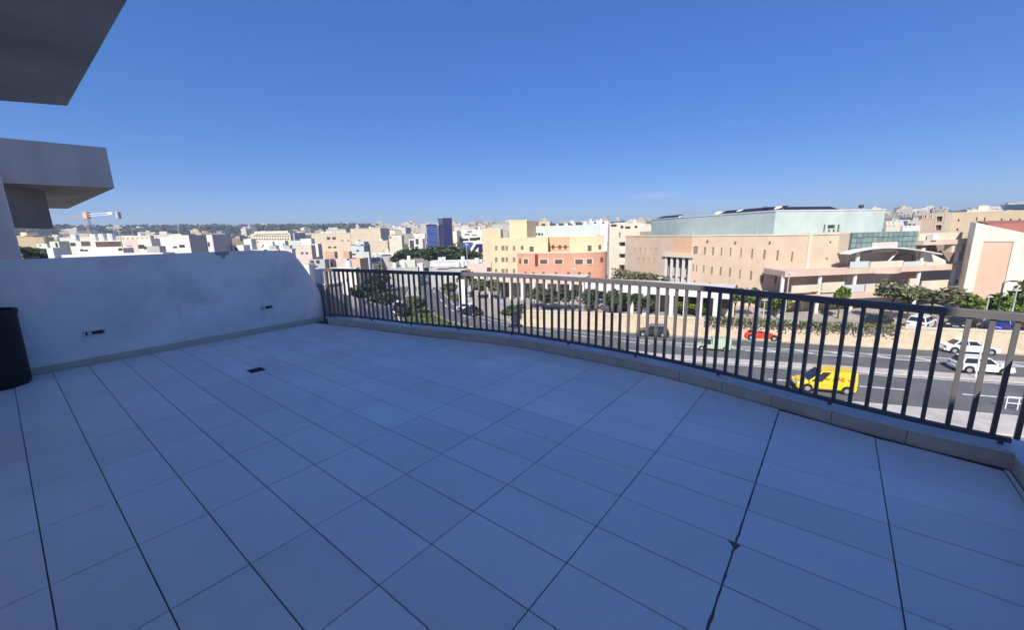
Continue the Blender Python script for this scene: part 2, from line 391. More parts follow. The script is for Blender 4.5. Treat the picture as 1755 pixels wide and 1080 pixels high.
floor = empty('terrace_floor', (0, 3, 0)); floor['kind'] = 'structure'
def clip(poly, p, n):
    """keep the side where (q-p).n <= 0"""
    o = []
    for a, b in zip(poly, poly[1:]+poly[:1]):
        da, db = (a-p).dot(n), (b-p).dot(n)
        if da <= 0: o.append(a)
        if da*db < 0: o.append(a + (b-a)*(da/(da-db)))
    return o
def tile_mesh(poly, c, name='tile'):
    mb = MB(); n = len(poly); cc = sum(poly, Vector((0, 0)))/n
    ins = [q + (cc-q).normalized()*.004 for q in poly]
    mb.v += [(q.x-c.x, q.y-c.y, -.008) for q in poly] + [(q.x-c.x, q.y-c.y, -.002) for q in poly] + [(q.x-c.x, q.y-c.y, 0) for q in ins]
    for L in (0, 1):
        for i in range(n): mb.f.append((L*n+i, L*n+(i+1) % n, (L+1)*n+(i+1) % n, (L+1)*n+i)); mb.mi.append(0)
    mb.f.append(tuple(range(2*n, 3*n))); mb.mi.append(0)
    return mb.mesh(name, M['tile'])
full = None; ntile = 0; extra = []
for i in range(-10, 5):
    for j in range(-3, 18):
        u0, u1 = ox+i*sA, ox+(i+1)*sA; v1, v0 = oy+j*sB, oy+(j+1)*sB
        g0 = .0062 if i != 2 else .009; g1 = .0062 if i+1 != 2 else .005
        h0, h1 = .0027, .0027
        if j == 3: h1 = .005
        a = [UV(max(u0+g0/2, WU+.017), v0+h0).xy, UV(u1-g1/2, v0+h0).xy, UV(u1-g1/2, v1-h1).xy, UV(max(u0+g0/2, WU+.017), v1-h1).xy]
        if u1 < WU+.03 or v1 < -1.19: continue
        c = UV((u0+u1)/2, (v0+v1)/2).xy
        k = min(range(0, len(RP), 3), key=lambda q: (RP[q]-c).length_squared)
        special = u0 < WU
        if max((q-RP[k]).dot(RNn[k]) for q in a) > -.3:
            ks = {min(range(len(RP)), key=lambda q: (RP[q]-x).length_squared) for x in a} | {k}
            for kk in ks: a = clip(a, RP[kk] - RNn[kk]*.099, RNn[kk]) if len(a) > 2 else a
            special = True
        if len(a) > 2:
            pn = Vector((.782, -.623)); a2 = clip(a, corner - pn*.064, pn)
            if len(a2) != len(a) or any((x-y).length > 1e-6 for x, y in zip(a, a2)): special = True
            a = a2
        if len(a) < 3: continue
        if i == 1 and j == 4: a = [a[0], a[1]+Vector((.0, .0))] + a[2:]
        if (i, j) == (1, 5):          # broken corner beside the wide dark joint
            b = UV(u1-g1/2-.034, v1-h1).xy; e = UV(u1-g1/2, v1-h1-.042).xy; mid = UV(u1-g1/2-.014, v1-h1-.02).xy
            a = [a[0], a[1], e, mid, b, a[3]]; special = True
        if (i, j) == (2, 5):
            b = UV(u0+g0/2+.02, v1-h1).xy; e = UV(u0+g0/2, v1-h1-.06).xy; a = [a[0], a[1], a[2], b, e]; special = True
        if j == 3 or i in (1, 2): special = True
        if i in (1, 2) and len(a) >= 4:    # the crumbling wide joint: ragged tile edges along it
            uu = u1-g1/2 if i == 1 else u0+g0/2; nA = Vector((.782, -.623)); out_ = []
            for p_, q_ in zip(a, a[1:]+a[:1]):
                out_.append(p_)
                if abs(p_.dot(nA)-uu) < .02 and abs(q_.dot(nA)-uu) < .02 and (q_-p_).length > .1:
                    for kk in range(1, 9): out_.append(p_.lerp(q_, (kk+rnd.uniform(-.3, .3))/9) - nA*(1 if i == 1 else -1)*rnd.choice((0, .0005, .001, .0018, .004 if j in (4, 5, 6) else .002)))
            a = out_; special = True
        c = sum(a, Vector((0, 0)))/len(a)
        if special: me = tile_mesh(a, c)
        else:
            if full is None: full = tile_mesh(a, c)
            me = full
        o = bpy.data.objects.new('tile', me); link(o, floor, (c.x, c.y, 0)); ntile += 1
        o.rotation_euler = (rnd.gauss(0, .0012), rnd.gauss(0, .0012), 0)
print('tiles', ntile)

# kerb under the railing: clad in tiles, capped by a marble strip
kb = empty('railing_kerb', (0, 5.3, 0), 'low tiled kerb curving under the terrace railing', 'kerb')
FR = .09
mb = MB(); mb.sweep([((p.x, p.y), n) for p, n in (list(zip(RP[::5], RNn[::5])) + [(RP[-1], RNn[-1])])], [(-FR+.012, -.01), (.10, -.01), (.10, .105), (-FR+.012, .105)]); mb.build('kerb_core', M['grout'], kb)
mb = MB(); mb.sweep([((p.x, p.y), n) for p, n in (list(zip(RP[::5], RNn[::5])) + [(RP[-1], RNn[-1])])], [(-FR-.006, .106), (.12, .106), (.12, .124), (-FR-.002, .124)]); mb.build('coping', M['coping'], kb)
j = 3; L = 21
while j < len(RP)-4:
    e = j+L if j+L < len(RP)-9 else len(RP)-1
    sg_ = [((p.x, p.y), n) for p, n in zip(RP[j:e+1], RNn[j:e+1])]
    for q_, r_ in ((0, 1), (-1, -2)):        # hold each end back by half a joint
        dd = (Vector(sg_[r_][0])-Vector(sg_[q_][0])).normalized()*.0022; sg_[q_] = ((sg_[q_][0][0]+dd.x, sg_[q_][0][1]+dd.y), sg_[q_][1])
    mb = MB(); mb.sweep(sg_, [(-FR, .001), (-FR+.011, .001), (-FR+.011, .104), (-FR, .104)])
    mb.build('kerb_tile', M['kerbtile'], kb); j = e
# side kerb from the corner back to the building
sk = empty('side_kerb', (corner.x, corner.y, 0), 'short tiled side kerb running back from the railing corner at the right edge', 'kerb')
pn = Vector((.782, -.623)); c0 = corner - pn*.055
mb = MB(); mb.prism([c0-back*.12, c0+back*4.3, c0+back*4.3+pn*.15, c0-back*.12+pn*.15], -.01, .105); mb.build('kerb_core', M['kerbtile'], sk)
mb = MB(); mb.prism([c0+back*.085-pn*.012, c0+back*4.3-pn*.012, c0+back*4.3+pn*.17, c0-back*.14+pn*.17, c0-back*.14+pn*.032, c0+back*.085+pn*.032], .1055, .1235); mb.build('coping', M['coping'], sk)

# railing
rl = empty('railing', (0, 5.4, .12), 'dark grey metal balcony railing of square upright bars, curving round the terrace edge', 'railing')
sub = list(zip(RP[::4], RNn[::4]))
mb = MB(); mb.sweep([((p.x, p.y), n) for p, n in sub], [(-.024, .925), (.024, .925), (.024, .972), (.02, .976), (-.02, .976), (-.024, .972)]); mb.build('top_rail', M['rail'], rl)
mb = MB(); mb.sweep([((p.x, p.y), n) for p, n in sub], [(-.018, .145), (.018, .145), (.018, .175), (-.018, .175)]); mb.build('bottom_rail', M['rail'], rl)
def bar_mesh(wd, z0, z1):
    mb = MB(); mb.prism([(-wd, -wd), (wd, -wd), (wd, wd), (-wd, wd)], z0, z1); return mb.mesh('baluster', M['rail'])
bm_, pm_ = bar_mesh(.0125, .175, .925), bar_mesh(.021, .124, .925)
bal = 0; acc = .05; pos = .05
for k in range(2, len(RP)):
    pos += .02
    if pos >= acc:
        t = (RP[k]-RP[k-1]).normalized()
        post = bal == 0
        o = bpy.data.objects.new('post' if post else 'baluster', pm_ if post else bm_); link(o, rl, (RP[k].x, RP[k].y, 0)); o.rotation_euler.z = math.atan2(t.y, t.x)
        acc += .1035; bal += 1
for k in range(6, len(RP)-4, 44):
    t = (RP[k]-RP[k-1]).normalized(); mb = MB(); mb.box((RP[k].x, RP[k].y, .124), .026, .026, .005, t); mb.box((RP[k].x, RP[k].y, .130), .022, .022, .016, t); mb.build('foot', M['rail'], rl)
print('balusters', bal)
# return of the railing along the side (outside the photo's right edge)
rl2 = empty('side_railing', (corner.x, corner.y, .12), 'dark grey metal railing returning along the right side of the terrace', 'railing')
mb = MB(); a = corner+pn*.02
mb.box((*(a+back*2.2), .925), 4.3, .048, .05, back); mb.box((*(a+back*2.2), .145), 4.3, .036, .03, back); mb.build('rails', M['rail'], rl2)
for k in range(1, 42):
    o = bpy.data.objects.new('baluster', bm_); q = a+back*(k*.1035); link(o, rl2, (q.x, q.y, 0)); o.rotation_euler.z = math.atan2(back.y, back.x)

# parapet wall on the left
pw = empty('parapet_wall', UV(WU-.1, 1, 0), 'shaded white plastered parapet wall with a sloping end on the left of the terrace', 'wall')
prof = [(-1.15, -.3), (-1.15, 1.335), (.5, 1.34), (1.4, 1.333), (2.6, 1.325), (3.06, 1.30), (3.14, 1.27), (3.25, 1.13), (3.37, .93), (3.48, .71), (3.545, .54), (3.57, .36), (3.575, -.3)]
mb = MB(); b = len(prof)
for du in (0, -.2):
    mb.v += [tuple(UV(WU+du, v, z)) for v, z in prof]
mb.f += [tuple(range(b)), tuple(range(2*b-1, b-1, -1))] + [(i, (i+1) % b, b+(i+1) % b, b+i) for i in range(b)]; mb.mi += [0]*(b+2)
mb.build('wall_body', M['plaster'], pw)
v = -1.1; 
while v < 3.5:
    L = .33 if rnd.random() < .5 else .60; e = min(v+L, 3.56)
    mb = MB(); mb.prism([UV(WU+.010, v+.002).xy, UV(WU+.010, e-.002).xy, UV(WU+.0, e-.002).xy, UV(WU+.0, v+.002).xy], .002, .085)
    mb.build('skirting_tile', M['kerbtile'], pw); v = e
def wall_slot(X, Y, wd, ht):
    d = ray(X, Y); k = d.x*cy + d.y*sy; p = Vector((0, 0, H)) + d*(WU/k)
    v0 = -p.x*sy + p.y*cy; z = p.z
    fr = MB(); t = .016
    for (a0, a1, b0, b1) in ((-wd/2-t, wd/2+t, ht/2, ht/2+t), (-wd/2-t, wd/2+t, -ht/2-t, -ht/2), (-wd/2-t, -wd/2, -ht/2, ht/2), (wd/2, wd/2+t, -ht/2, ht/2)):
        fr.prism([UV(WU+.018, v0+a0).xy, UV(WU+.018, v0+a1).xy, UV(WU, v0+a1).xy, UV(WU, v0+a0).xy], z+b0, z+b1)
    f = fr.build('wall_light', M['coping'], pw)
    q = MB(); q.prism([UV(WU+.004, v0-wd/2+.001).xy, UV(WU+.004, v0+wd/2-.001).xy, UV(WU, v0+wd/2-.001).xy, UV(WU, v0-wd/2+.001).xy], z-ht/2+.001, z+ht/2-.001)
    q.build('dark_lens', M['dkmetal'], f)
    q = MB(); q.prism([UV(WU+.015, v0-wd/2+.02).xy, UV(WU+.015, v0-wd/2+.055).xy, UV(WU+.005, v0-wd/2+.055).xy, UV(WU+.005, v0-wd/2+.02).xy], z-ht/2+.005, z+ht/2-.005)
    q.build('lamp_holder', M['whmetal'], f)
wall_slot(162, 570, .165, .042); wall_slot(457, 527, .16, .04)
# ragged dark hole left in the plaster under the wall top
d = ray(382, 437); k = d.x*cy+d.y*sy; p = Vector((0, 0, H))+d*(WU/k); v0 = -p.x*sy+p.y*cy
mb = MB()
mb.v += [tuple(UV(WU+.004, v0+a, p.z+b)) for a, b in ((-.10, .045), (.09, .05), (.085, .01), (.04, -.005), (.02, -.045), (-.015, -.05), (-.03, -.01), (-.09, .005))]
mb.f.append(tuple(range(8))); mb.mi.append(0); mb.build('plaster_chip', M['oldpl'], pw)
# pier between wall and railing, and the lower wall carrying on outside
pr = empty('end_pier', UV(WU, 3.75, 0), 'short weathered pier between the parapet wall and the railing end', 'pier')
mb = MB(); mb.prism([UV(WU-.3, 3.60).xy, UV(WU+.12, 3.60).xy, UV(WU+.12, 3.92).xy, UV(WU-.3, 3.92).xy], -.3, .66); mb.build('pier_body', M['oldpl'], pr)
mb = MB(); mb.prism([UV(WU-.33, 3.585).xy, UV(WU+.14, 3.585).xy, UV(WU+.14, 3.94).xy, UV(WU-.33, 3.94).xy], .66, .69); mb.build('ledge', M['concrete'], pr)
mb = MB(); mb.prism([UV(WU-.28, 3.62).xy, UV(WU+.10, 3.62).xy, UV(WU+.10, 3.90).xy, UV(WU-.28, 3.90).xy], .69, .93); mb.build('pier_cap', M['plaster'], pr)
lw = empty('outer_wall', UV(WU-.1, 4.4, -3), 'shaded outer wall continuing beyond the railing end', 'wall')
mb = MB(); q = [(3.95, .45), (4.9, .05), (4.9, -3), (3.95, -3)]
for du in (0.15, -.2): mb.v += [tuple(UV(WU+du, v, z)) for v, z in q]
mb.f += [(0, 1, 2, 3), (7, 6, 5, 4)] + [(i, (i+1) % 4, 4+(i+1) % 4, 4+i) for i in range(4)]; mb.mi += [0]*6
mb.build('wall_body', M['concrete'], lw)

# black planter at the left edge
bc = Vector((-5.62, 4.20, 0))
bn = empty('planter', bc, 'tall round matt black planter at the left edge against the wall', 'planter')
mb = MB(); n = 36; ring = [(.250, 0), (.262, .02), (.278, .78), (.290, .785), (.290, .83), (.272, .832), (.262, .80), (.255, .70), (.0, .69)]
for r, z in ring: mb.v += [(bc.x+r*math.cos(6.2832*k/n), bc.y+r*math.sin(6.2832*k/n), z) for k in range(n)]
for i in range(len(ring)-1):
    for k in range(n): mb.f.append((i*n+k, i*n+(k+1) % n, (i+1)*n+(k+1) % n, (i+1)*n+k)); mb.mi.append(0)
mb.f.append(tuple(range(n-1, -1, -1))); mb.mi.append(0)
mb.build('pot', M['black'], bn)
# floor drain
p = at_z(439, 635, 0); dr = empty('floor_drain', p, 'small dark square drain grate set in the tiled floor', 'drain')
ax = UV(1, 0).xy
mb = MB(); mb.box((p.x, p.y, .0), .15, .15, .006, ax); mb.build('drain_plate', M['dkmetal'], dr)
for k in range(-2, 3):
    q = p.xy + ax*k*.026; mb = MB(); mb.box((q.x, q.y, .006), .010, .12, .005, ax); mb.build('grate_bar', M['dkmetal'], dr)
# ------------------------------------------------------------------ the apartment building the terrace belongs to
ab = empty('apartment_building', UV(-4, -6, GZ), 'grey rendered apartment building with projecting angled balcony slabs around the terrace', 'building')
def uvbox(name, u0, u1, v0, v1, z0, z1, mt, par):
    mb = MB(); mb.prism([UV(u0, v0).xy, UV(u1, v0).xy, UV(u1, v1).xy, UV(u0, v1).xy], z0, z1); return mb.build(name, mt, par)
HB = 5.55  # unseen wall tops below are stepped to shape the shadow on the railing
uvbox('rear_wall', -9, -5.3, -11, -1.22, GZ, HB, M['bldg'], ab)
uvbox('rear_wall', -5.3, -4.05, -11, -1.22, GZ, 4.92, M['bldg'], ab)
uvbox('rear_wall', -4.05, .3, -11, -1.22, GZ, HB, M['bldg'], ab)
uvbox('rear_wall', 0.3, 2.59, -11, -1.22, GZ, 5.3, M['bldg'], ab)
uvbox('rear_wall', 2.59, 4.4, -11, -1.22, GZ, 4.88, M['bldg'], ab)
uvbox('shadow_block_left', -4.05, -2.1, -4.2, -1.24, HB, HB+1.7, M['bldg'], ab)  # unseen block added to shade the left stretch of railing
uvbox('shadow_block_right', 1.55, 2.58, -2.4, -1.24, 5.3, 7.0, M['bldg'], ab)  # unseen block added to throw the dark band on the right railing
uvbox('side_block', -24, -9.02, -11, -1.0, GZ, 9.5, M['bldg'], ab)  # unseen taller mass added to keep the left balcony in shade
mb = MB(); mb.prism([p + Vector((0, 0)) for p in outl], GZ, -.29); mb.build('lower_storeys', M['bldg'], ab)
C = at_z(115, 181, 2.7).xy; e1 = Vector((-.9, -.42)).normalized(); A_ = Vector((.782, -.623))
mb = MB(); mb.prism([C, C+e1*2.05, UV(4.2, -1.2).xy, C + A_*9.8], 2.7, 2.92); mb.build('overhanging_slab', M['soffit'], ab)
# neighbouring balcony with its angled end
K = at_z(196, 322, 2.7).xy; e2 = (at_z(15, 314, 2.7).xy - K).normalized()
q = [K, K - A_*9, K - A_*9 + Vector((-.623, -.782))*6, K + e2*4.4]
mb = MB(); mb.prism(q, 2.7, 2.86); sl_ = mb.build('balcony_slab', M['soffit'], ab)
cen = K - A_*3 + e2*2
t = .14
mb = MB(); nn = Vector((e2.y, -e2.x)); nn = nn if nn.dot(Vector((0, 0)) - K) > 0 else -nn
mb.prism([K + nn*.012, K + e2*4.4 + nn*.012, K + e2*4.4 - nn*t, K - nn*t - A_*.1], 2.702, 3.56); mb.build('balcony_parapet', M['concrete'], ab)
na = Vector((.623, .782)); mb = MB(); mb.prism([K+na*.012 - A_*.16, K - A_*9+na*.012, K - A_*9 - na*t, K - na*t - A_*.16], 2.703, 3.555); mb.build('balcony_parapet', M['concrete'], ab)
# downstand box under the balcony and the pillar at the very edge of the picture
B1 = at_y(77, 330, 9.9).xy; B0 = at_y(5, 330, 8.6).xy; z0 = at_y(88, 391, 9.9).z
dv = (B0-B1).normalized(); nb = Vector((-dv.y, dv.x)); nb = nb if nb.y > 0 else -nb
mb = MB(); B0 = B0 + dv*1.2; mb.prism([B1, B0, B0+B0.normalized()*1.0, B1+B1.normalized()*1.0], z0, 2.698); mb.build('downstand_box', M['slaterender'], ab)
p0 = at_y(36, 440, 7.3).xy; p1 = at_y(-120, 440, 6.6).xy; dv = (p1-p0).normalized(); nb = Vector((-dv.y, dv.x)); nb = nb if nb.y > 0 else -nb
mb = MB(); mb.prism([p0, p1, p1+nb*.5, p0+nb*.5], 0, 2.696); mb.build('pillar', M['concrete'], ab)
# ================================================================== PASTEL BUILDINGS ACROSS THE ROAD
class Face:
    """a vertical plane through plan points a -> b; pixel or (s, z) addressed"""
    def __init__(s, a, b):
        s.a = Vector(a[:2]); s.b = Vector(b[:2]); s.t = (s.b-s.a).normalized(); s.L = (s.b-s.a).length
        s.n = Vector((s.t.y, -s.t.x))
        if s.n.dot(-s.a) < 0: s.n = -s.n                 # towards the terrace
    def pix(s, X, Y):
        d = ray(X, Y); k = s.a.dot(s.n)/d.xy.dot(s.n); p = d.xy*k; return (p-s.a).dot(s.t), H + d.z*k
    def p(s, q, z, dn=0.): 
        c = s.a + s.t*q + s.n*dn; return (c.x, c.y, z)
    def rect(s, x, y, w_, h_):
        a = s.pix(x-w_/2, y+h_/2); b = s.pix(x+w_/2, y-h_/2); c = s.pix(x, y)
        dw, dh = abs(b[0]-a[0]), abs(s.pix(x, y-h_/2)[1]-s.pix(x, y+h_/2)[1])
        return [c[0]-dw/2, c[0]+dw/2, c[1]-dh/2, c[1]+dh/2]
def wall(mb, F_, q0, q1, z0, z1, holes=(), dep=.25, mi=0, slope=None):
    hs_ = [[max(q0+.02, h[0]), min(q1-.02, h[1]), max(z0, h[2]), min(z1-.02, h[3])] for h in holes]
    hs_ = [h for h in hs_ if h[1]-h[0] > .05 and h[3]-h[2] > .05]
    Q = sorted({q0, q1, *[x for h in hs_ for x in h[:2]]}); Z = sorted({z0, z1, *[x for h in hs_ for x in h[2:]]})
    for za, zb in zip(Z, Z[1:]):
        run = None
        for qa, qb in zip(Q, Q[1:]):
            m_ = ((qa+qb)/2, (za+zb)/2)
            inside = any(h[0] < m_[0] < h[1] and h[2] < m_[1] < h[3] for h in hs_)
            if inside:
                if run is not None: mb.face([F_.p(run, za), F_.p(qa, za), F_.p(qa, zb), F_.p(run, zb)], mi); run = None
            elif run is None: run = qa
        if run is not None: mb.face([F_.p(run, za), F_.p(q1, za), F_.p(q1, zb), F_.p(run, zb)], mi)
    for h in hs_:
        a, b, c, d = h
        for (x0, y0, x1, y1) in ((a, c, b, c), (b, c, b, d), (b, d, a, d), (a, d, a, c)):
            mb.face([F_.p(x0, y0), F_.p(x1, y1), F_.p(x1, y1, -dep), F_.p(x0, y0, -dep)], mi)
    return hs_
UNIT = {}
def unit_box(mt, name):
    if (mt.name, name) not in UNIT:
        mb = MB(); mb.prism([(-.5, -.5), (.5, -.5), (.5, .5), (-.5, .5)], -.5, .5); UNIT[mt.name, name] = mb.mesh(name, mt)
    return UNIT[mt.name, name]
def piece(name, mt, par, F_, h, dn, th=.05):
    """a box piece on a face: h = [q0, q1, z0, z1], dn = offset of its middle along the normal"""
    o = bpy.data.objects.new(name, unit_box(mt, name)); link(o, par, F_.p((h[0]+h[1])/2, (h[2]+h[3])/2, dn))
    o.rotation_euler.z = math.atan2(F_.t.y, F_.t.x); o.scale = (h[1]-h[0], th, h[3]-h[2]); WO[o] = WO[par]; return o
def windows(par, F_, hs_, mt=None, dep=.2, frame=None):
    for h in hs_:
        piece('window', mt or M['dkglass'], par, F_, [h[0]+.005, h[1]-.005, h[2]+.005, h[3]-.005], -dep, .05)
        if frame:
            t = .13; a, b, c, d = h
            for r_ in ((a-t, b+t, d, d+t), (a-t, b+t, c-t, c), (a-t, a, c, d), (b, b+t, c, d)):
                piece('window_surround', frame, par, F_, r_, .03, .06)
def cut(F_, rows): return [F_.rect(*r) for r in rows]

# ---- the long pale building with the mint upper storey
P1, P2, P4, P5 = [Vector(p)*.80 for p in ((24, 86), (31.4, 71.2), (44, 60.9), (51, 62.2))]
ZT = 1.53*(1-.8)
HP = empty('long_building', (P4.x, P4.y, CZ), 'long peach building with a set back mint green upper storey and rows of slit windows', 'building')
FW, FL, FF = Face(P1, P2), Face(P2, P4), Face(P4, P5)
mb = MB()
por = FW.rect(1160, 470, 44, 62); por[2] = CZ
sl1 = cut(FW, [(1088+i*9, 431, 2.2, 12) for i in range(5)] + [(1094+i*9, 447, 2.2, 11) for i in range(4)])
hw = wall(mb, FW, 0, FW.L, CZ-.3, ZT, [por] + sl1, .3)
mb.build('wing_wall', M['peach'], HP)
windows(HP, FW, hw[1:], M['lglass'], .18)
pq = FW.rect(1169, 423, 34, 36); piece('orange_panel', M['orange'], HP, FW, [pq[0], FW.L, pq[2], ZT-.02], .012, .03)
# recessed portico
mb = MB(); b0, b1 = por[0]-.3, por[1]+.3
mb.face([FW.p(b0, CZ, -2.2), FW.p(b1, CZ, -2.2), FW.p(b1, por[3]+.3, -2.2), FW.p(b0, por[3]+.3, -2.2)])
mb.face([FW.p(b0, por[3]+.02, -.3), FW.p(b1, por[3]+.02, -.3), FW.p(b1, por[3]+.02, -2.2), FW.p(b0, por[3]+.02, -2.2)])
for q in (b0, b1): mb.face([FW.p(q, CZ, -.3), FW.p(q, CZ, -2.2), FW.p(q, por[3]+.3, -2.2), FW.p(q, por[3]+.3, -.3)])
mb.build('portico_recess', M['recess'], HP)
wq = por[1]-por[0]
for k in range(5):
    q = por[0]+wq*k/4; piece('portico_column', M['whitep'], HP, FW, [q-.16, q+.16, CZ, por[3]-.16], -.02, .24)
piece('portico_beam', M['cream'], HP, FW, [por[0]-.5, por[1]+.5, por[3]-.15, por[3]+.35], .1, .5)
for k in range(4):
    q = por[0]+wq*(k+.5)/4; piece('window', M['brglass'], HP, FW, [por[0]+wq*k/4+.2, por[0]+wq*(k+1)/4-.2, (CZ+por[3])/2+(.6 if k in (1, 3) else -.8), por[3]-.25], -.55, .05)
    if k % 2: piece('panel', M['cream'], HP, FW, [q-.9, q+.9, -5.4, (CZ+por[3])/2+.4], -.7, .1)
mb = MB()
rows = [(1192, 429, 8, 13), (1208, 430, 4, 13), (1222, 430.5, 4, 14), (1236.5, 431.5, 3.2, 14), (1252, 432, 3.2, 15), (1270, 433.5, 3.5, 16), (1289, 435, 4.5, 16), (1310, 436.5, 5, 16), (1332.5, 438, 5, 17), (1357.5, 440, 5, 17),
        (1188, 459.5, 2.5, 12), (1194, 460, 2.5, 12), (1206, 461, 3, 12), (1220, 464, 4, 13), (1235, 465, 4, 14), (1251, 467, 4, 15), (1268, 470, 3.5, 15), (1287, 472.5, 5, 16), (1307, 475.5, 5, 16), (1329.5, 478, 5, 17)]
rows += [(x, y, 3.6, 12) for x, y in ((1190, 487), (1216, 490), (1244, 494), (1262, 496), (1280, 499), (1300, 502), (1322, 506), (1341, 510))]
rows += [(x, 523+(x-1200)*.05, 6, 16) for x in (1200, 1222, 1246, 1284, 1306, 1330)]
hl = wall(mb, FL, 0, FL.L, CZ-.3, ZT, cut(FL, rows), .3); mb.build('facade_wall', M['peach'], HP)
windows(HP, FL, hl, M['lglass'], .16)
# rain outlets: little dark spouts under the parapet, one coping course
for x, y in ((1213, 413), (1261, 415), (1320, 415)):
    r_ = FL.rect(x, y, 2.6, 2.6); piece('spout', M['brglass'], HP, FL, r_, .1, .25)
for F_ in (FW, FL, FF): piece('parapet_coping', M['cream'], HP, F_, [-.05, F_.L+.05, ZT, ZT+.16], -.12, .42)
FFx = FF.L + 14
mb = MB(); hf = wall(mb, FF, 0, FF.L+.6, CZ-.3, ZT, [], .3); mb.build('front_wall', M['sand'], HP)
for x, y in ((1423, 415), (1417, 443)): piece('vent', M['brglass'], HP, FF, FF.rect(x, y, 3, 3), .01, .04)
piece('pilaster', M['cream'], HP, FF, [FF.rect(1384, 430, 6, 4)[0]+.12, FF.rect(1384, 430, 6, 4)[1]+.12, CZ, ZT-.01], .06, .12)
piece('pilaster', M['cream'], HP, FF, [FF.rect(1452, 430, 5, 4)[0], FF.rect(1452, 430, 5, 4)[1], CZ, ZT-.01], .06, .12)
# roof deck behind the parapet
mb = MB(); mb.prism([P1-FW.n*.6+FW.t*.1, P2-FW.n*.6-FL.n*.6, P4-FL.n*.5-FF.n*.6, P5-FF.n*.6, P5+Vector((14, 3.5)), P5+Vector((10, 30)), P1+Vector((25, 22))], CZ, ZT-.5); mb.build('roof', M['offw'], HP)
# mint storey
MC, MR, ML = Vector((35.04, 55.04)), Vector((54.9, 61.0)), Vector((31.3, 92.0)); MZ = 3.36
FM, FN = Face(ML, MC), Face(MC, MR)
mb = MB(); wall(mb, FM, 0, FM.L, ZT-.4, MZ); mb.build('mint_side_wall', M['mint'], HP)
mrows = [(1413, 393.5, 5.5, 17), (1425, 388.5, 14, 6), (1421, 397.5, 5, 9), (1429, 397.5, 5, 9), (1437, 393.5, 6, 17)]
mb = MB(); hmn = wall(mb, FN, 0, FN.L, ZT-.4, MZ, cut(FN, mrows), .2); mb.build('mint_front_wall', M['mint'], HP); windows(HP, FN, hmn, M['dkmetal'], .15)
mb = MB(); mb.prism([MC-FM.n*.4-FN.n*.5, MR-FN.n*.5-FN.t*.02, MR+Vector((-3, 30)), ML-FM.n*.4], ZT, MZ-.3); mb.build('mint_roof', M['offw'], HP)
for F_ in (FM, FN): piece('mint_coping', M['whitep'], HP, F_, [-.05, F_.L+.05, MZ, MZ+.14], -.1, .36)
for x, w_ in ((1296, 7), (1309, 6), (1284, 4), (1221, 5), (1178, 4), (1187, 3), (1120, 3)):
    piece('pale_panel', M['pblue'], HP, FM, FM.rect(x, 399, w_*.8, 8), .01, .04)
# solar panels along the mint roof: rows of tilted dark panels
def solar(F_, x0, x1, back_, n):
    q0, q1 = F_.pix(x0, 365)[0], F_.pix(x1, 365)[0]
    for k in range(n):
        a, b = q0+(q1-q0)*k/n+.04, q0+(q1-q0)*(k+1)/n-.04
        mb = MB(); mb.hull8([F_.p(a, MZ+.15, -back_), F_.p(b, MZ+.15, -back_), F_.p(b, MZ+.68, -back_-1.5), F_.p(a, MZ+.68, -back_-1.5)],
                            [F_.p(a, MZ+.19, -back_), F_.p(b, MZ+.19, -back_), F_.p(b, MZ+.72, -back_-1.5), F_.p(a, MZ+.72, -back_-1.5)])
        mb.build('solar_panel', M['solar'], HP)
solar(FN, 1340, 1460, 1.6, 10); solar(FM, 1226, 1328, .5, 9); solar(FM, 1116, 1150, 1.2, 3)
def roof_dome(x, F_, r, back_):
    q = F_.pix(x, 360)[0]; c = Vector(F_.p(q, MZ-.3, -back_)); mb = MB(); n = 14; st = [(r, 0), (r, .6), (r*.86, .8), (r*.55, .95), (.02, 1.0)]
    for rr, z in st: mb.v += [(c.x+rr*math.cos(6.2832*k/n), c.y+rr*math.sin(6.2832*k/n), c.z+z) for k in range(n)]
    for i in range(len(st)-1):
        for k in range(n): mb.f.append((i*n+k, i*n+(k+1) % n, (i+1)*n+(k+1) % n, (i+1)*n+k)); mb.mi.append(0)
    mb.build('roof_light', M['whmetal'], HP, smooth=True)
for a in ((1366, FN, .9, 9), (1318, FM, .6, 1.4), (1137, FM, .9, 3), (1214, FM, .8, 2)): roof_dome(*a)
q = FN.pix(1491, 358)[0]; mb = MB(); c = Vector(FN.p(q, MZ, -1.2)); mb.tube([c, c+Vector((0, 0, .5))], .06, 6); mb.box((c.x, c.y, c.z+.4), .5, .4, .4, FN.t); mb.build('roof_fan', M['dkmetal'], HP)

# ---- glazed link with balconies, between the long building and the gabled hall
GB = empty('balcony_building', (46, 50, CZ), 'building with green glass grid front, thin curved canopy and pink balcony slabs on columns', 'building')
A0, B0_ = Vector((33.2, 46.2)), Vector((55.2, 49.6))
FS = Face(A0, B0_)                                    # line of the slab edges
FG = Face(A0 + Vector((-.4, 3.2)), B0_ + Vector((-.4, 3.4)))   # wall behind the balconies
FT = Face(A0 + Vector((-.1, .75)), B0_ + Vector((-.1, .75)))   # glass front, set further back
g = FT.rect(1516, 414, 118, 33); g0 = [g[0], g[1], FT.pix(1516, 432)[1], FT.pix(1516, 397.5)[1]]
NC, NRW = 13, 4
for i in range(NC):
    for j in range(NRW):
        a = g0[0]+(g0[1]-g0[0])*i/NC; b = g0[0]+(g0[1]-g0[0])*(i+1)/NC; c = g0[2]+(g0[3]-g0[2])*j/NRW; d = g0[2]+(g0[3]-g0[2])*(j+1)/NRW
        if 4 <= i <= 8 and j < 2: continue
        piece('glass_pane', M['gglass'], GB, FT, [a+.04, b-.04, c+.04, d-.04], .02, .04)
piece('mullion_frame', M['mull'], GB, FT, g0, -.12, .2)
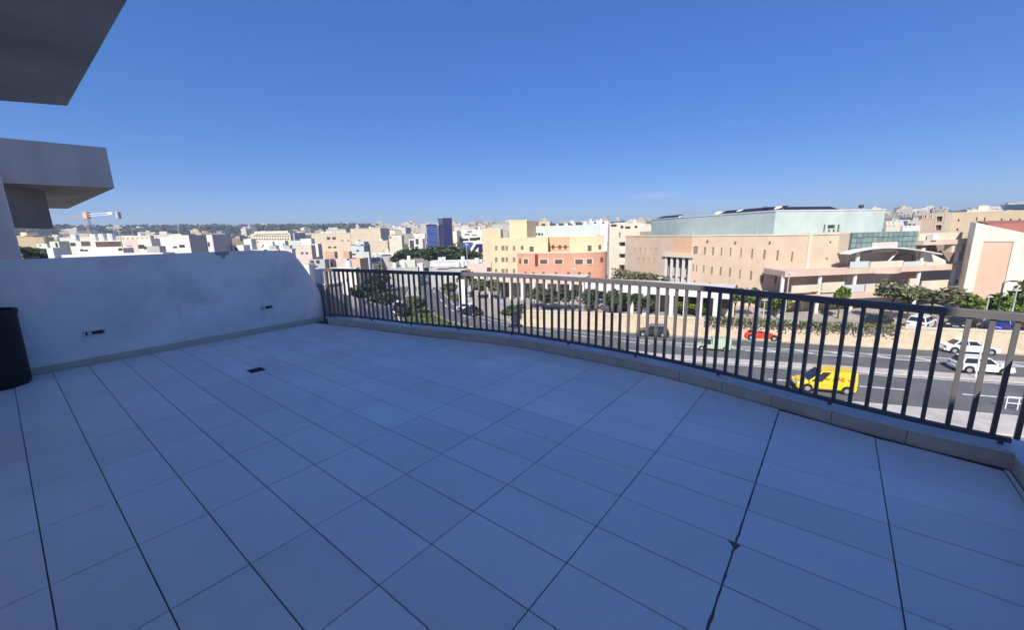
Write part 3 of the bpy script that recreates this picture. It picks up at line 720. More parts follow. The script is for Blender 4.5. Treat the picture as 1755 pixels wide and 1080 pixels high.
a = g0[0]+(g0[1]-g0[0])*4/NC; b = g0[0]+(g0[1]-g0[0])*9/NC; piece('pink_panel', M['pinkw'], GB, FT, [a+.02, b-.02, g0[2]+.02, (g0[2]+g0[3])/2], .07, .1)
mb = MB(); mb.prism([FT.p(g0[0], 0, -.25)[:2], FT.p(g0[1], 0, -.25)[:2], FT.p(g0[1], 0, -9)[:2], FT.p(g0[0], 0, -9)[:2]], g0[2]-.05, g0[3]-.05); mb.build('hall_body', M['cream'], GB)
zs = FS.pix(1480, 459.5)[1], FS.pix(1480, 469)[1]; zl = FS.pix(1480, 501)[1], FS.pix(1480, 511)[1]
qa, qb = FS.pix(1346, 464)[0], FS.pix(1651, 462)[0]; q_mid = FS.pix(1380, 464)[0]
mb = MB()
for (z1, z0) in (zs, zl):
    m_ = MB(); m_.prism([FS.p(qa, 0)[:2], FS.p(qb, 0)[:2], FS.p(qb, 0, -4.4)[:2], FS.p(qa+1.0, 0, -4.4)[:2]], z0, z1); m_.build('balcony_slab', M['pinkband'], GB)
# the bow in the upper slab's middle
qm0, qm1 = FS.pix(1500, 464)[0], FS.pix(1545, 464)[0]
m_ = MB(); pts = [FS.p(qm0+(qm1-qm0)*k/10, 0, .01+.7*math.sin(math.pi*k/10))[:2] for k in range(11)]; m_.prism(pts, zs[1]-.06, zs[0]-.05); m_.build('bowed_edge', M['pinkband'], GB)
# back wall, storey by storey, with openings
zr = FS.pix(1480, 433)[1]
qG0, qG1 = FG.pix(1352, 490)[0], FG.pix(1652, 490)[0]
ops2 = cut(FG, [(1471, 447, 34, 18), (1553, 447, 26, 18), (1508, 444, 8, 14), (1645, 447, 20, 20)])
ops1 = cut(FG, [(1352, 487, 6, 26), (1462, 489, 20, 26), (1477, 489, 10, 26), (1507, 486, 9, 18), (1549, 490, 22, 24), (1642, 490, 16, 22)])
ops0 = cut(FG, [(1365, 522, 30, 18), (1440, 522, 12, 22), (1500, 522, 26, 18), (1560, 522, 26, 18), (1620, 522, 26, 18)])
for z0, z1, ops, nm, mt in ((zs[0], zr+1.1, ops2, 'upper_wall', M['backw']), (zl[0], zs[1], ops1, 'middle_wall', M['backw']), (CZ-.3, zl[1], ops0, 'ground_wall', M['cream'])):
    m_ = MB(); h_ = wall(m_, FG, qG0, qG1, z0, z1, ops, .25); m_.build(nm, mt, GB); windows(GB, FG, h_, M['dkmetal'], .2)
mb = MB(); mb.prism([FG.p(qG0, 0, -.3)[:2], FG.p(qG1, 0, -.3)[:2], FG.p(qG1, 0, -7)[:2], FG.p(qG0, 0, -7)[:2]], CZ, zr-.5); mb.build('core', M['backw'], GB)
piece('painted_shade_bay', M['recess'], GB, FG, [FG.pix(1588, 440)[0], qG1, zs[0], zr+1.05], .06, .08)  # dark panel over the lit back wall, slab shade put into its colour
# columns
for x, zt_, zb_ in ((1347, zs[1], CZ), (1411, zs[1], CZ), (1471, zr+.1, CZ), (1580, zr+.25, CZ), (1639, zr+1.0, CZ)):
    q = FS.pix(x, 480)[0]; c = Vector(FS.p(q, CZ, -.45)); m_ = MB(); m_.tube([c, (c.x, c.y, zt_)], .2, 10); m_.build('column', M['whitep'], GB)
# infill parapets of lit cream under the slabs
for x0, x1, yt, yb in ((1361, 1408, 490, 502), (1413, 1450, 485, 502), (1488, 1540, 487, 502), (1562, 1575, 478, 502), (1584, 1628, 482, 501), (1490, 1545, 449, 460), (1585, 1612, 450, 460)):
    q0, q1 = FS.pix(x0, 480)[0], FS.pix(x1, 480)[0]; piece('balcony_wall', M['cream'], GB, FS, [q0, q1, FS.pix(x0, yb)[1], FS.pix(x0, yt)[1]], -.2, .16)
for x0, x1, yt, yb in ((1456, 1488, 449, 460), (1547, 1577, 449, 460), (1450, 1486, 489, 502), (1540, 1562, 489, 502), (1631, 1650, 449, 459), (1630, 1650, 490, 500)):
    q0, q1 = FS.pix(x0, 480)[0], FS.pix(x1, 480)[0]; piece('glass_balustrade', M['pblue'], GB, FS, [q0, q1, FS.pix(x0, yb)[1], FS.pix(x0, yt)[1]], -.2, .04)
# curved thin canopy
m_ = MB(); n = 16; q0, q1 = FS.pix(1449, 434)[0], FS.pix(1608, 430)[0]; zc = [FS.pix(1449+(1608-1449)*k/n, 435.5-11*math.sin(math.pi*(k/n)**.8))[1] for k in range(n+1)]
for k in range(n):
    a, b = q0+(q1-q0)*k/n, q0+(q1-q0)*(k+1)/n
    m_.hull8([FS.p(a, zc[k]-.05, .5), FS.p(b, zc[k+1]-.05, .5), FS.p(b, zc[k+1]-.05, -.72), FS.p(a, zc[k]-.05, -.72)], [FS.p(a, zc[k]+.07, .5), FS.p(b, zc[k+1]+.07, .5), FS.p(b, zc[k+1]+.07, -.72), FS.p(a, zc[k]+.07, -.72)])
m_.build('curved_canopy', M['whitep'], GB)
m_ = MB(); m_.tube([FS.p(FS.pix(1530, 449)[0], FS.pix(1530, 449)[1], -.5), FS.p(FS.pix(1546, 432)[0], FS.pix(1546, 432)[1], -.5)], .1, 6); m_.build('brace', M['whitep'], GB)
# roof terrace on the right over the bay coloured dark for shade
q0, q1 = FS.pix(1582, 414)[0], FS.pix(1656, 414)[0]; z1, z0 = FS.pix(1620, 411)[1], FS.pix(1620, 419)[1]
m_ = MB(); m_.prism([FS.p(q0, 0, .1)[:2], FS.p(q1, 0, .1)[:2], FS.p(q1, 0, -5)[:2], FS.p(q0, 0, -5)[:2]], z0, z1); m_.build('roof_slab', M['pinkband'], GB)
piece('parapet', M['cream'], GB, FS, [q0, q1, z1, FS.pix(1620, 399)[1]], -.6, .2)
piece('unit_box', M['whitep'], GB, FS, [FS.pix(1594, 406)[0], FS.pix(1603, 406)[0], z1, FS.pix(1600, 402)[1]], .0, .6)
piece('hanging_box', M['cream'], GB, FS, [FS.pix(1634, 420)[0], FS.pix(1651, 420)[0], FS.pix(1640, 432)[1], z0], -.5, .8)
m_ = MB(); pts = [FS.pix(1583, 432), FS.pix(1592, 428), FS.pix(1632, 447), FS.pix(1632, 459), FS.pix(1583, 459)]
m_.v += [FS.p(a_, b_, -.65) for a_, b_ in pts] + [FS.p(a_, b_, -.85) for a_, b_ in pts]; m_.f += [(0, 1, 2, 3, 4), (9, 8, 7, 6, 5)] + [(i, (i+1) % 5, 5+(i+1) % 5, 5+i) for i in range(5)]; m_.mi += [0]*7
m_.build('sloping_wall', M['gable'], GB)

# ---- hall with a sloping gable at the right edge
GF = Face((52.9, 47.0), (60.8, 40.9))
GH = empty('gabled_hall', GF.p(3, CZ), 'white gabled hall with one big recessed salmon panel, at the right edge', 'building')
qa = GF.pix(1650, 500)[0]; top = [GF.pix(1664, 380), GF.pix(1672, 381), GF.pix(1755, 399), GF.pix(1900, 430)]
pan = GF.rect(1706, 465, 62, 101); pan[0], pan[2] = GF.pix(1674, 470)[0], CZ+.8
prof_ = [(qa, CZ-.3), (qa, top[0][1])] + top[1:] + [(top[-1][0], CZ-.3)]
def gable(mb, F_, prof, dn0, dn1):
    b = len(mb.v); n = len(prof); mb.v += [F_.p(a_, z_, dn0) for a_, z_ in prof] + [F_.p(a_, z_, dn1) for a_, z_ in prof]
    mb.f += [tuple(range(b, b+n)), tuple(range(b+2*n-1, b+n-1, -1))] + [(b+i, b+(i+1) % n, b+n+(i+1) % n, b+n+i) for i in range(n)]; mb.mi += [0]*(n+2)
m_ = MB(); gable(m_, GF, prof_, -.35, -2.6); m_.build('hall_body', M['gable'], GH)
# front leaf with the recess left open
m_ = MB()
zt = lambda q: next(t0[1]+(t1[1]-t0[1])*(q-t0[0])/(t1[0]-t0[0]) for t0, t1 in zip([(qa-.1, top[0][1])]+top[1:], top[1:]+[top[-1]]) if q <= t1[0]+1e-6)
for q0, q1, zlo in ((qa, pan[0], CZ-.3), (pan[0], pan[1], pan[3]), (pan[1], top[-1][0]-.1, CZ-.3)):
    gable(m_, GF, [(q0, zlo), (q0, zt(q0)), (q1, zt(q1)), (q1, zlo)], .0, -.34)
m_.build('front_leaf', M['gable'], GH)
piece('salmon_panel', M['panelp'], GH, GF, pan, -.12, .06)
m_ = MB(); a, b = GF.pix(1708, 386), GF.pix(1900, 386)
m_.hull8([GF.p(a[0], a[1]-1.2, -3), GF.p(b[0], a[1]-1.2, -3), GF.p(b[0], a[1]-1.2, -8), GF.p(a[0], a[1]-1.2, -8)], [GF.p(a[0], a[1]+.15, -3), GF.p(b[0], a[1]+.15, -3), GF.p(b[0], a[1]+.5, -8), GF.p(a[0], a[1]+.5, -8)])
m_.build('red_roof', M['redroof'], GH)

# ---- orange block behind, upper right
OF = Face(at_y(1575, 400, 82), at_y(1755, 400, 70))
OB = empty('orange_block', OF.p(8, CZ), 'tall orange and yellow block with square windows behind the gabled hall', 'building')
q0, q1, q2 = OF.pix(1577, 390)[0], OF.pix(1630, 390)[0], OF.pix(1790, 390)[0]
z1, z2 = OF.pix(1600, 365)[1], OF.pix(1690, 362)[1]
m_ = MB(); h1 = wall(m_, OF, q0, q1, CZ, z1, cut(OF, [(1586, 371, 3.5, 5), (1596, 371, 3, 6), (1610, 375, 12, 9), (1608.5, 390, 12, 9)]), .5); m_.build('front_wall', M['peach'], OB); windows(OB, OF, h1, M['brglass'], .4, M['cream'])
m_ = MB(); h2 = wall(m_, OF, q1, q2, CZ, z2, cut(OF, [(1642.5, 377.5, 4, 4), (1640.5, 393.5, 4.5, 4), (1673.5, 375.5, 4, 7), (1687, 378, 5, 11), (1716.5, 376, 4, 3), (1732, 376, 4, 3), (1747, 376, 4, 3)]), .5); m_.build('side_wall', M['cream_y'], OB); windows(OB, OF, h2, M['brglass'], .4)
piece('shade_strip', M['sand'], OB, OF, [OF.pix(1618, 380)[0], q1, CZ, z1-.1], .03, .08)  # flat strip in another wall colour stands in for a shaded recess
m_ = MB(); m_.prism([OF.p(q0, 0, -.55)[:2], OF.p(q2, 0, -.55)[:2], OF.p(q2, 0, -20)[:2], OF.p(q0, 0, -20)[:2]], CZ, min(z1, z2)-.1); m_.build('block_body', M['peach'], OB)
a, b = OF.pix(1722, 353), OF.pix(1722, 358.5)
piece('dark_roof', M['slate'], OB, OF, [a[0], q2, b[1]-.1, a[1]+.2], -4.5, 8); piece('roof_wall', M['offw'], OB, OF, [a[0]+.8, q2, z2-.1, b[1]-.1], -5, 7)

# ---- orange building with the coral bay, centre
CF = Face(at_y(842, 410, 83), at_y(1036, 405, 79))
CB = empty('coral_building', CF.p(10, -9), 'cream building with a coral curved bay and a mint block on its roof', 'building')
q0, q1 = 0, CF.L; zt_ = CF.pix(950, 406)[1]
rows = [(x, y, w_, h_) for y, h_ in ((425.5, 8), (445.5, 8), (465, 8)) for x, w_ in ((850.5, 4), (862, 5), (868.5, 4), (881, 4))] + [(895, 425, 4, 7), (911, 427, 7, 9), (1010.5, 425.5, 7, 10), (1028, 424, 5, 8)]
rec = [CF.pix(939, 420)[0], CF.pix(976, 420)[0], CF.pix(950, 432)[1], zt_+1]
m_ = MB(); h_ = wall(m_, CF, 0, CF.L, -9.2, zt_, cut(CF, rows) + [rec], .18); m_.build('front_wall', M['cream_y'], CB)
windows(CB, CF, h_[:12], M['lglass'], .14); windows(CB, CF, h_[12:-1], M['brglass'], .14)
m_ = MB(); r0, r1 = rec[0]-.02, rec[1]+.02
m_.face([CF.p(r0, rec[2]-.1, -2.5), CF.p(r1, rec[2]-.1, -2.5), CF.p(r1, zt_-.02, -2.5), CF.p(r0, zt_-.02, -2.5)]); m_.face([CF.p(r0, rec[2]-.1, -2.5), CF.p(r0, rec[2]-.1, -.18), CF.p(r0, zt_-.02, -.18), CF.p(r0, zt_-.02, -2.5)]); m_.face([CF.p(r1, rec[2]-.1, -2.5), CF.p(r1, rec[2]-.1, -.18), CF.p(r1, zt_-.02, -.18), CF.p(r1, zt_-.02, -2.5)])
m_.build('roof_recess', M['orange'], CB)
for x, w_ in ((946, 4), (958, 4), (968, 4)): 
    h = CF.rect(x, 424, w_, 7); piece('window', M['brglass'], CB, CF, h, -2.45, .06)
sd_ = (CF.b - CF.a).normalized(); bk = -CF.n
m_ = MB(); m_.prism([CF.a+bk*3, CF.b+bk*3, CF.b+bk*15, CF.a+bk*15], -9.2, zt_-.2); m_.prism([CF.a+bk*.25, CF.a+sd_*(r0)+bk*.25, CF.a+sd_*r0+bk*2.99, CF.a+bk*2.99], -9.2, zt_-.2); m_.prism([CF.a+sd_*r1+bk*.25, CF.b-sd_*.02+bk*.25, CF.b-sd_*.02+bk*2.99, CF.a+sd_*r1+bk*2.99], -9.2, zt_-.2); m_.build('body', M['cream_y'], CB)
SFc = Face(CF.b, CF.b + Vector((1.3, 14)))
m_ = MB(); wall(m_, SFc, 0, SFc.L, -9.2, zt_); m_.build('side_wall', M['orange'], CB)
# curved coral bay
bx0, bx1 = CF.pix(888, 450)[0], CF.pix(1037, 450)[0]; bz = CF.pix(960, 433)[1]
arc = []
for k in range(9): arc.append((bx0 + (bx1-bx0-3.6)*k/8, 1.0 + 1.6*math.sin(k/8*math.pi/2)))
for k in range(1, 9): an = k/8*math.pi/2; arc.append((bx1-3.6 + 3.9*math.sin(an), 2.6*math.cos(an) - .02*k))
m_ = MB()
pl_ = [CF.p(a_, 0, b_)[:2] for a_, b_ in [(bx0, .01)] + arc]; m_.prism(pl_, -9.2, bz); bay = m_.build('coral_bay', M['coral'], CB)
m_ = MB(); m_.prism([CF.p(a_, 0, b_+.08)[:2] for a_, b_ in [(bx0-.05, .01)] + arc], bz, bz+.2); m_.build('bay_coping', M['cream'], CB)
def bay_piece(name, mt, x, y, w_, h_, surround=None, proud=.03):
    a_ = CF.pix(x, y); qs = [p[0] for p in arc]
    best = None
    for (qa_, da), (qb_, db) in zip(arc, arc[1:]):
        Fb = Face(CF.p(qa_, 0, da)[:2], CF.p(qb_, 0, db)[:2]); s_, z_ = Fb.pix(x, y)
        if -.01 <= s_ <= Fb.L+.01: best = Fb; break
    if best is None: return
    h = best.rect(x, y, w_, h_)
    if surround: piece('window_surround', surround, CB, best, [h[0]-.25, h[1]+.25, h[2]-.2, h[3]+.2], proud, .08)
    piece(name, mt, CB, best, h, proud+(.05 if surround else 0), .08)
for x, y, w_, h_ in ((901.5, 448, 7, 8), (932, 448.5, 12, 7), (957.5, 448.5, 13, 7), (992.5, 448.5, 13, 8), (1010, 448, 9, 8)): bay_piece('window', M['brglass'], x, y, w_, h_, M['pinkw'])
bay_piece('window', M['brglass'], 891.5, 447.5, 3, 8); bay_piece('tall_slot', M['maroon'], 919.5, 446, 5, 20); bay_piece('window', M['maroon'], 1031, 445, 4, 8)
for x in (901, 915, 931.5, 953, 974, 993, 1010): bay_piece('window', M['brglass'], x, 470, 4.2, 7)
# mint block and yellow tower on its roof
MF = Face(at_y(911, 395, 93), at_y(1029, 395, 91)); z0_, z1_ = zt_-.4, MF.pix(960, 386.5)[1]
m_ = MB(); h_ = wall(m_, MF, 0, MF.L, z0_, z1_, cut(MF, [(919, 401.5, 3, 4), (924, 401.5, 4, 4), (929, 401.5, 3, 4)]), .3); m_.build('mint_block', M['mint'], CB); windows(CB, MF, h_, M['dkglass'], .25)
SM = Face(MF.b, MF.b + Vector((2.2, 12))); m_ = MB(); wall(m_, SM, 0, SM.L, z0_, z1_); m_.build('mint_side', M['mint'], CB)
m_ = MB(); m_.prism([MF.a-MF.n*.4, MF.b-MF.n*.4, SM.b, MF.a+Vector((1, 12))], z0_, z1_-.15); m_.build('mint_roof', M['offw'], CB)
for x, w_ in ((930, 6), (946, 9), (961, 9), (976, 5), (993, 12), (1012, 8)): 
    h = MF.rect(x, 385, w_, 4); piece('roof_plant', M['dkmetal'] if w_ != 8 else M['greyp'], CB, MF, [h[0], h[1], z1_-.2, z1_+.55], -3-(x % 3), 1.6)
YF = Face(at_y(873, 395, 88), at_y(903, 395, 87.4)); z1_ = YF.pix(888, 378.5)[1]
m_ = MB(); m_.prism([YF.a, YF.b, YF.b+Vector((2.9, 7)), YF.a+Vector((1, 8))], zt_-.4, z1_); m_.build('yellow_tower', M['cream_y'], CB)
piece('tower_cap', M['cream'], CB, YF, [-.1, YF.L+.1, z1_, z1_+.2], -.2, .5)
m_ = MB(); q = YF.b+Vector((3.2, 9)); m_.prism([q, q+Vector((2.6, 0)), q+Vector((3.4, 4)), q+Vector((0, 4))], zt_-.4, MF.pix(920, 379)[1]); m_.build('orange_box', M['peach'], CB)

# ---- stair building with open dark landings, between the two
TF = Face(at_y(1045, 420, 78), at_y(1073, 420, 76))
TB = empty('stair_building', TF.p(2, -9), 'narrow cream stair building with three open dark landings between the coral and peach buildings', 'building')
m_ = MB(); h_ = wall(m_, TF, 0, TF.L+2, -9, TF.pix(1058, 397)[1], cut(TF, [(1066, 421, 11, 12), (1066, 441, 11, 12), (1066, 461, 11, 14), (1062, 403, 3, 9)]), 1.2); m_.build('front_wall', M['cream'], TB)
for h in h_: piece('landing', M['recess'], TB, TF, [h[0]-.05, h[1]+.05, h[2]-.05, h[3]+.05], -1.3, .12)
for h in h_[:3]: piece('landing_parapet', M['whitep'], TB, TF, [h[0], h[1], h[2], h[2]+.55], -.1, .12)
m_ = MB(); m_.prism([TF.p(0, 0, -1.4)[:2], TF.p(TF.L+2, 0, -1.4)[:2], TF.p(TF.L+2, 0, -8)[:2], TF.p(0, 0, -8)[:2]], -9, TF.pix(1058, 397)[1]-.1); m_.build('body', M['cream'], TB)

# ---- low arcades along the campus edge
def arcade(label, x0, x1, d0, d1, ytop, ybot, n, mt, bays, zb=CZ, col=None):
    A_f = Face(at_y(x0, 495, d0), at_y(x1, 495, d1)); E_ = empty('arcade', A_f.p(A_f.L/2, zb), label, 'arcade')
    zt0 = A_f.pix(x0, ytop)[1]; zb0 = A_f.pix(x0, ybot)[1]
    piece('roof_fascia', mt, E_, A_f, [0, A_f.L, zb0, zt0], 0, .3)
    m_ = MB(); m_.prism([A_f.p(0, 0, -.16)[:2], A_f.p(A_f.L, 0, -.16)[:2], A_f.p(A_f.L, 0, -4)[:2], A_f.p(0, 0, -4)[:2]], zb0+.05, zt0-.1); m_.build('roof', M['offw'], E_)
    piece('back_wall', M['pinkw'], E_, A_f, [0, A_f.L, zb, zb0+.04], -3.6, .2)
    for k in range(n+1):
        q = A_f.L*k/n; piece('column', col or mt, E_, A_f, [max(0, q-.22), min(A_f.L, q+.22), zb, zb0], 0, .3)
        if k < n:
            q2 = A_f.L*(k+.5)/n; w_ = A_f.L/n*.32
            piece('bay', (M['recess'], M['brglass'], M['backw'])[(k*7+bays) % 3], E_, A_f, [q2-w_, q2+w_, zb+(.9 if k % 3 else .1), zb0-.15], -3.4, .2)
    return A_f, E_
arcade('low white arcade with a broad plain fascia beside the car park', 1003, 1256, 53, 43.5, 481, 497, 11, M['whitep'], 0)
arcade('pale arcade with dark brown bays at the foot of the coral building', 838, 1001, 64, 58, 471, 483, 8, M['pinkw'], 1, col=M['whitep'])
arcade('low white shopfront with dark openings left of the coral building', 765, 836, 76, 70, 466, 474, 5, M['offw'], 1)
# ================================================================== VEGETATION
def crown_mesh(name, mt, n, leaf, rx, rz, seed, lumps=7, flat=0.):
    r_ = random.Random(seed); mb = MB()
    L = []
    for _ in range(lumps):
        a = r_.random()*6.283; el = r_.uniform(-.6, 1.0); k = r_.uniform(.35, .75)
        L.append((Vector((math.cos(a)*k*rx*math.cos(el), math.sin(a)*k*rx*math.cos(el), math.sin(el)*k*rz)), r_.uniform(.35, .6)))
    L.append((Vector(), .62))
    for _ in range(n):
        c, q = r_.choice(L)
        d = Vector((r_.gauss(0, 1), r_.gauss(0, 1), r_.gauss(0, 1))).normalized()*(r_.random()**.4)*q
        p = c + Vector((d.x*rx, d.y*rx, d.z*rz))
        nn = (d + Vector((r_.gauss(0, .5), r_.gauss(0, .5), r_.gauss(0, .5)+.3))).normalized()
        a = nn.orthogonal().normalized(); b = nn.cross(a); an = r_.random()*6.28
        a, b = a*math.cos(an)+b*math.sin(an), b*math.cos(an)-a*math.sin(an); s_ = leaf*r_.uniform(.6, 1.4)
        mb.face([p-a*s_, p-b*s_*.55, p+a*s_, p+b*s_*.55])
    return mb.mesh(name, mt)
CROWN = {}
for key, mt, n, lf in (('dk', 'leaf_dk', 1250, .16), ('md', 'leaf_md', 1500, .15), ('br', 'leaf_br', 1300, .15), ('ol', 'leaf_ol', 820, .15)):
    CROWN[key] = [crown_mesh('crown', M[mt], n, lf, 1, 1, hash(key) % 100+k if False else len(key)*7+k*13+ord(key[0]), 7+k) for k in range(3)]
def trunk_mesh():
    mb = MB(); mb.tube([(0, 0, 0), (.03, 0, .5), (0, .03, 1)], [.09, .07, .05], 7)
    for a in (0.3, 2.2, 4.4): mb.tube([(0, .02, .8), (math.cos(a)*.35, math.sin(a)*.35, 1.35)], [.045, .015], 5)
    return mb.mesh('trunk', M['trunk'])
TRUNK = trunk_mesh()
def tree(name, label, cat, x, y, z, h, r_, key, group=None, th=.35, seed=0):
    """trunk of th*h, crown filling the rest"""
    t = empty(name, (x, y, z), label, cat, group); k = random.Random(seed+int(x*13+y*7))
    if th > .02:
        o = bpy.data.objects.new('trunk', TRUNK); link(o, t, (x, y, z)); o.scale = (max(.6, h*.28),)*2 + (h*(th+.12),); o.rotation_euler.z = k.random()*6
    o = bpy.data.objects.new('crown', CROWN[key][k.randrange(3)]); ch = h*(1-th)/2
    link(o, t, (x, y, z+h-ch)); o.scale = (r_*k.uniform(.9, 1.1), r_*k.uniform(.9, 1.1), ch); o.rotation_euler.z = k.random()*6.28
    return t
def pgr(X, Y, z): p = at_z(X, Y, z); return p.x, p.y
# street trees and bushes behind the stone wall (pixel of the foot, level of the campus)
VEG = [
 ('tree', 'round dark tree standing among the parked cars, left of the white arcade', 1012, 541, 3.0, 1.3, 'dk', .3),
 ('tree', 'wide dark tree in front of the white arcade, next to the pale parked car', 1052, 543, 3.3, 1.6, 'dk', .28),
 ('tree', 'small dark tree under the middle of the white arcade fascia', 1082, 544, 2.6, 1.2, 'dk', .3),
 ('tree', 'dark bushy tree before the doors of the white arcade', 1103, 546, 3.0, 1.2, 'dk', .25),
 ('bush', 'large bright yellow-green bush beside the brown arcade end', 1180, 548, 3.0, 1.8, 'br', .05),
 ('bush', 'lower bright bush growing right of the large yellow-green bush', 1200, 548, 2.1, 1.3, 'br', .05),
 ('tree', 'thin pale grey-leaved tree before the slit windows', 1258, 551, 3.7, 1.1, 'ol', .3),
 ('tree', 'leafy green tree before the slit windows, above the red car', 1281, 552, 3.5, 1.2, 'md', .35),
 ('bush', 'bright round bush before the first white balcony column', 1328, 553, 3.0, 1.1, 'br', .1),
 ('tree', 'bright upright yellow-green tree between two balcony columns', 1434, 556, 3.9, .9, 'br', .25),
 ('tree', 'olive tree with a pale trunk in front of the glass balustrade', 1522, 562, 4.5, 1.7, 'ol', .45),
 ('tree', 'wide shady olive tree under the salmon slab, left of the gabled hall', 1590, 563, 4.0, 2.1, 'ol', .42),
 ('tree', 'olive tree left of the wide shady one, under the second slab', 1552, 562, 3.9, 1.5, 'ol', .45),
 ('bush', 'bright hedge bush at the foot of the gabled hall, its left corner', 1668, 563, 3.0, 1.6, 'br', .05),
 ('bush', 'bright rounded bush below the salmon panel', 1702, 566, 3.4, 1.7, 'br', .05),
 ('tree', 'tall green tree at the right edge in front of the gabled hall', 1746, 566, 5.4, 1.7, 'md', .2),
 ('bush', 'low bright bush between the salmon panel and the right edge', 1726, 566, 2.6, 1.0, 'br', .05),
]
for nm, lb, X, Y, h, r_, key, th in VEG:
    x, y = pgr(X, Y, CZ); d = Vector((x, y)).normalized()*(2.6 if X < 1250 else 3.4); tree(nm, lb, nm, x+d.x, y+d.y, CZ, h, r_, key, None, th)
# clipped hedge along the top of the wall
hedge = empty('hedge', (30, 41.8, CZ), 'low clipped hedge on the stone wall between the red car and parked white car', 'hedge')
mb = MB(); hp = [p+n*.95 for p, n in zip(P[24:50], N[24:50])] if False else None
PW = catmull(WALL, .5); NW = normals(PW, -1)
r_ = random.Random(5)
for p, n in zip(PW, NW):
    if 21.5 < p.x < 37.5:
        for _ in range(60):
            q = p + n*r_.uniform(.5, 1.3) + Vector((r_.uniform(-.3, .3), r_.uniform(-.2, .2))); z = CZ + r_.random()**.6*.75
            a = Vector((r_.gauss(0, 1), r_.gauss(0, 1), r_.gauss(0, 1))).normalized()*.11; b = a.orthogonal().normalized()*.07; c = Vector((q.x, q.y, z)); mb.face([c-a, c-b, c+a, c+b])
mb.build('leaves', M['leaf_md'], hedge)
# trees of the left side: by the far road, and the dark grove below the blue tower
def tree_px(nm, lb, X, Y, h, r_, key, th=.3, z=GZ, group=None):
    x, y = pgr(X, Y, z); return tree(nm, lb, nm, x, y, z, h, r_, key, group, th)
for lb, X, Y, h, r_, key in (
  ('large dark tree overhanging the far road left of the lanes', 645, 520, 4.6, 3.0, 'dk'), ('dark tree beside the far road behind the railing, second from the left', 625, 528, 4.2, 2.8, 'dk'),
  ('low dark tree at the near bend of the road', 660, 540, 3.4, 2.2, 'dk'), ('dark tree at the far end of the shaded road', 655, 500, 3.6, 3.0, 'dk'),
  ('green tree with a light crown near the first railing bars', 622, 497, 3.6, 2.6, 'br'), ('tall pale green tree rising above the railing at the head of the road', 655, 493, 6.0, 1.7, 'ol'),
  ('small dark round tree on the median bend', 722, 540, 2.6, 1.2, 'dk'),
  ('leafy tree on the verge right of the road lanes', 772, 512, 4.2, 2.0, 'md'), ('bright tree on the verge near the white pylon', 786, 528, 3.2, 1.6, 'br'),
  ('dark tree along the pale arcade, leftmost', 800, 500, 5, 2.2, 'dk'), ('green tree in front of the pale arcade', 822, 512, 4.2, 2.2, 'md'), ('broad green tree before the pale arcade bays', 848, 512, 4.0, 2.4, 'md'),
  ('green tree before the coral building arcade, near its middle', 916, 528, 3.8, 2.0, 'md'), ('dark green tree before the arcade, right of its middle', 945, 530, 3.8, 2.2, 'dk'),
  ('dark tree at the right end of the pale arcade', 975, 532, 3.6, 2.0, 'dk'), ('low dark bush on the bank under the pale arcade', 885, 538, 1.8, 1.5, 'dk'), ('low green bush on the bank left of the dark one', 872, 545, 1.6, 1.4, 'md'),
  ('dark bush by the parked cars near the bend', 690, 545, 1.8, 1.2, 'dk'), ('small dark bush at the kerb left of the lanes', 612, 540, 2.2, 1.3, 'dk')):
    tree_px('tree' if h > 2 else 'bush', lb, X, Y, h*(.8 if X > 770 else 1), r_*(.8 if X > 770 else 1), key, .3 if h > 2 else .05, GZ if X < 790 else CZ)
gx = [(690, 444, 5.5, 3.6), (703, 440, 6, 4), (718, 441, 7, 4), (733, 443, 7, 4.2), (748, 444, 9, 4.6), (762, 444, 9.5, 4.8), (776, 444, 9.5, 4.6), (789, 445, 9, 4.2), (802, 446, 8, 3.8), (812, 446, 6.5, 3), (838, 446, 6, 2.6)]
for i, (X, Y, h, r_) in enumerate(gx):
    p = at_y(X, Y, 128+(i*37 % 11)); h2 = h*.60
    tree('tree', ('leftmost', 'second', 'third', 'fourth', 'fifth', 'sixth', 'seventh', 'eighth', 'ninth', 'tenth', 'last')[i] + ' dark evergreen from the left in the grove below the blue towers', 'tree', p.x, p.y, p.z-1.0, h2, r_*1.1, 'dk', 'dark evergreens below the blue towers', .08)

# scrub on the bank in front of the peach wing
sc = empty('scrub_bank', (14, 60, CZ), 'dry scrubby hedge on the bank in front of the peach wing', 'hedge'); mb = MB(); r_ = random.Random(9)
for k in range(90):
    t = k/89; X = 1052+90*t; Yb = 478+6*t; p = at_y(X, Yb, 66-9*t)
    for _ in range(14):
        c = Vector((p.x+r_.uniform(-.5, .5), p.y+r_.uniform(-.8, .8), p.z+r_.random()**1.3*(1.7-.9*t))); a = Vector((r_.gauss(0, 1), r_.gauss(0, 1), r_.gauss(0, 1))).normalized()*.22; b = a.orthogonal().normalized()*.14; mb.face([c-a, c-b, c+a, c+b])
mb.build('leaves', M['leaf_ol'], sc)
p0_, p1_ = at_y(1050, 482, 66.4), at_y(1146, 487, 56.8)
mb = MB(); mb.prism([p0_.xy, p1_.xy, p1_.xy+Vector((.6, 1.2)), p0_.xy+Vector((.6, 1.2))], CZ, p0_.z+.1); mb.build('bank_wall', M['offw'], sc)

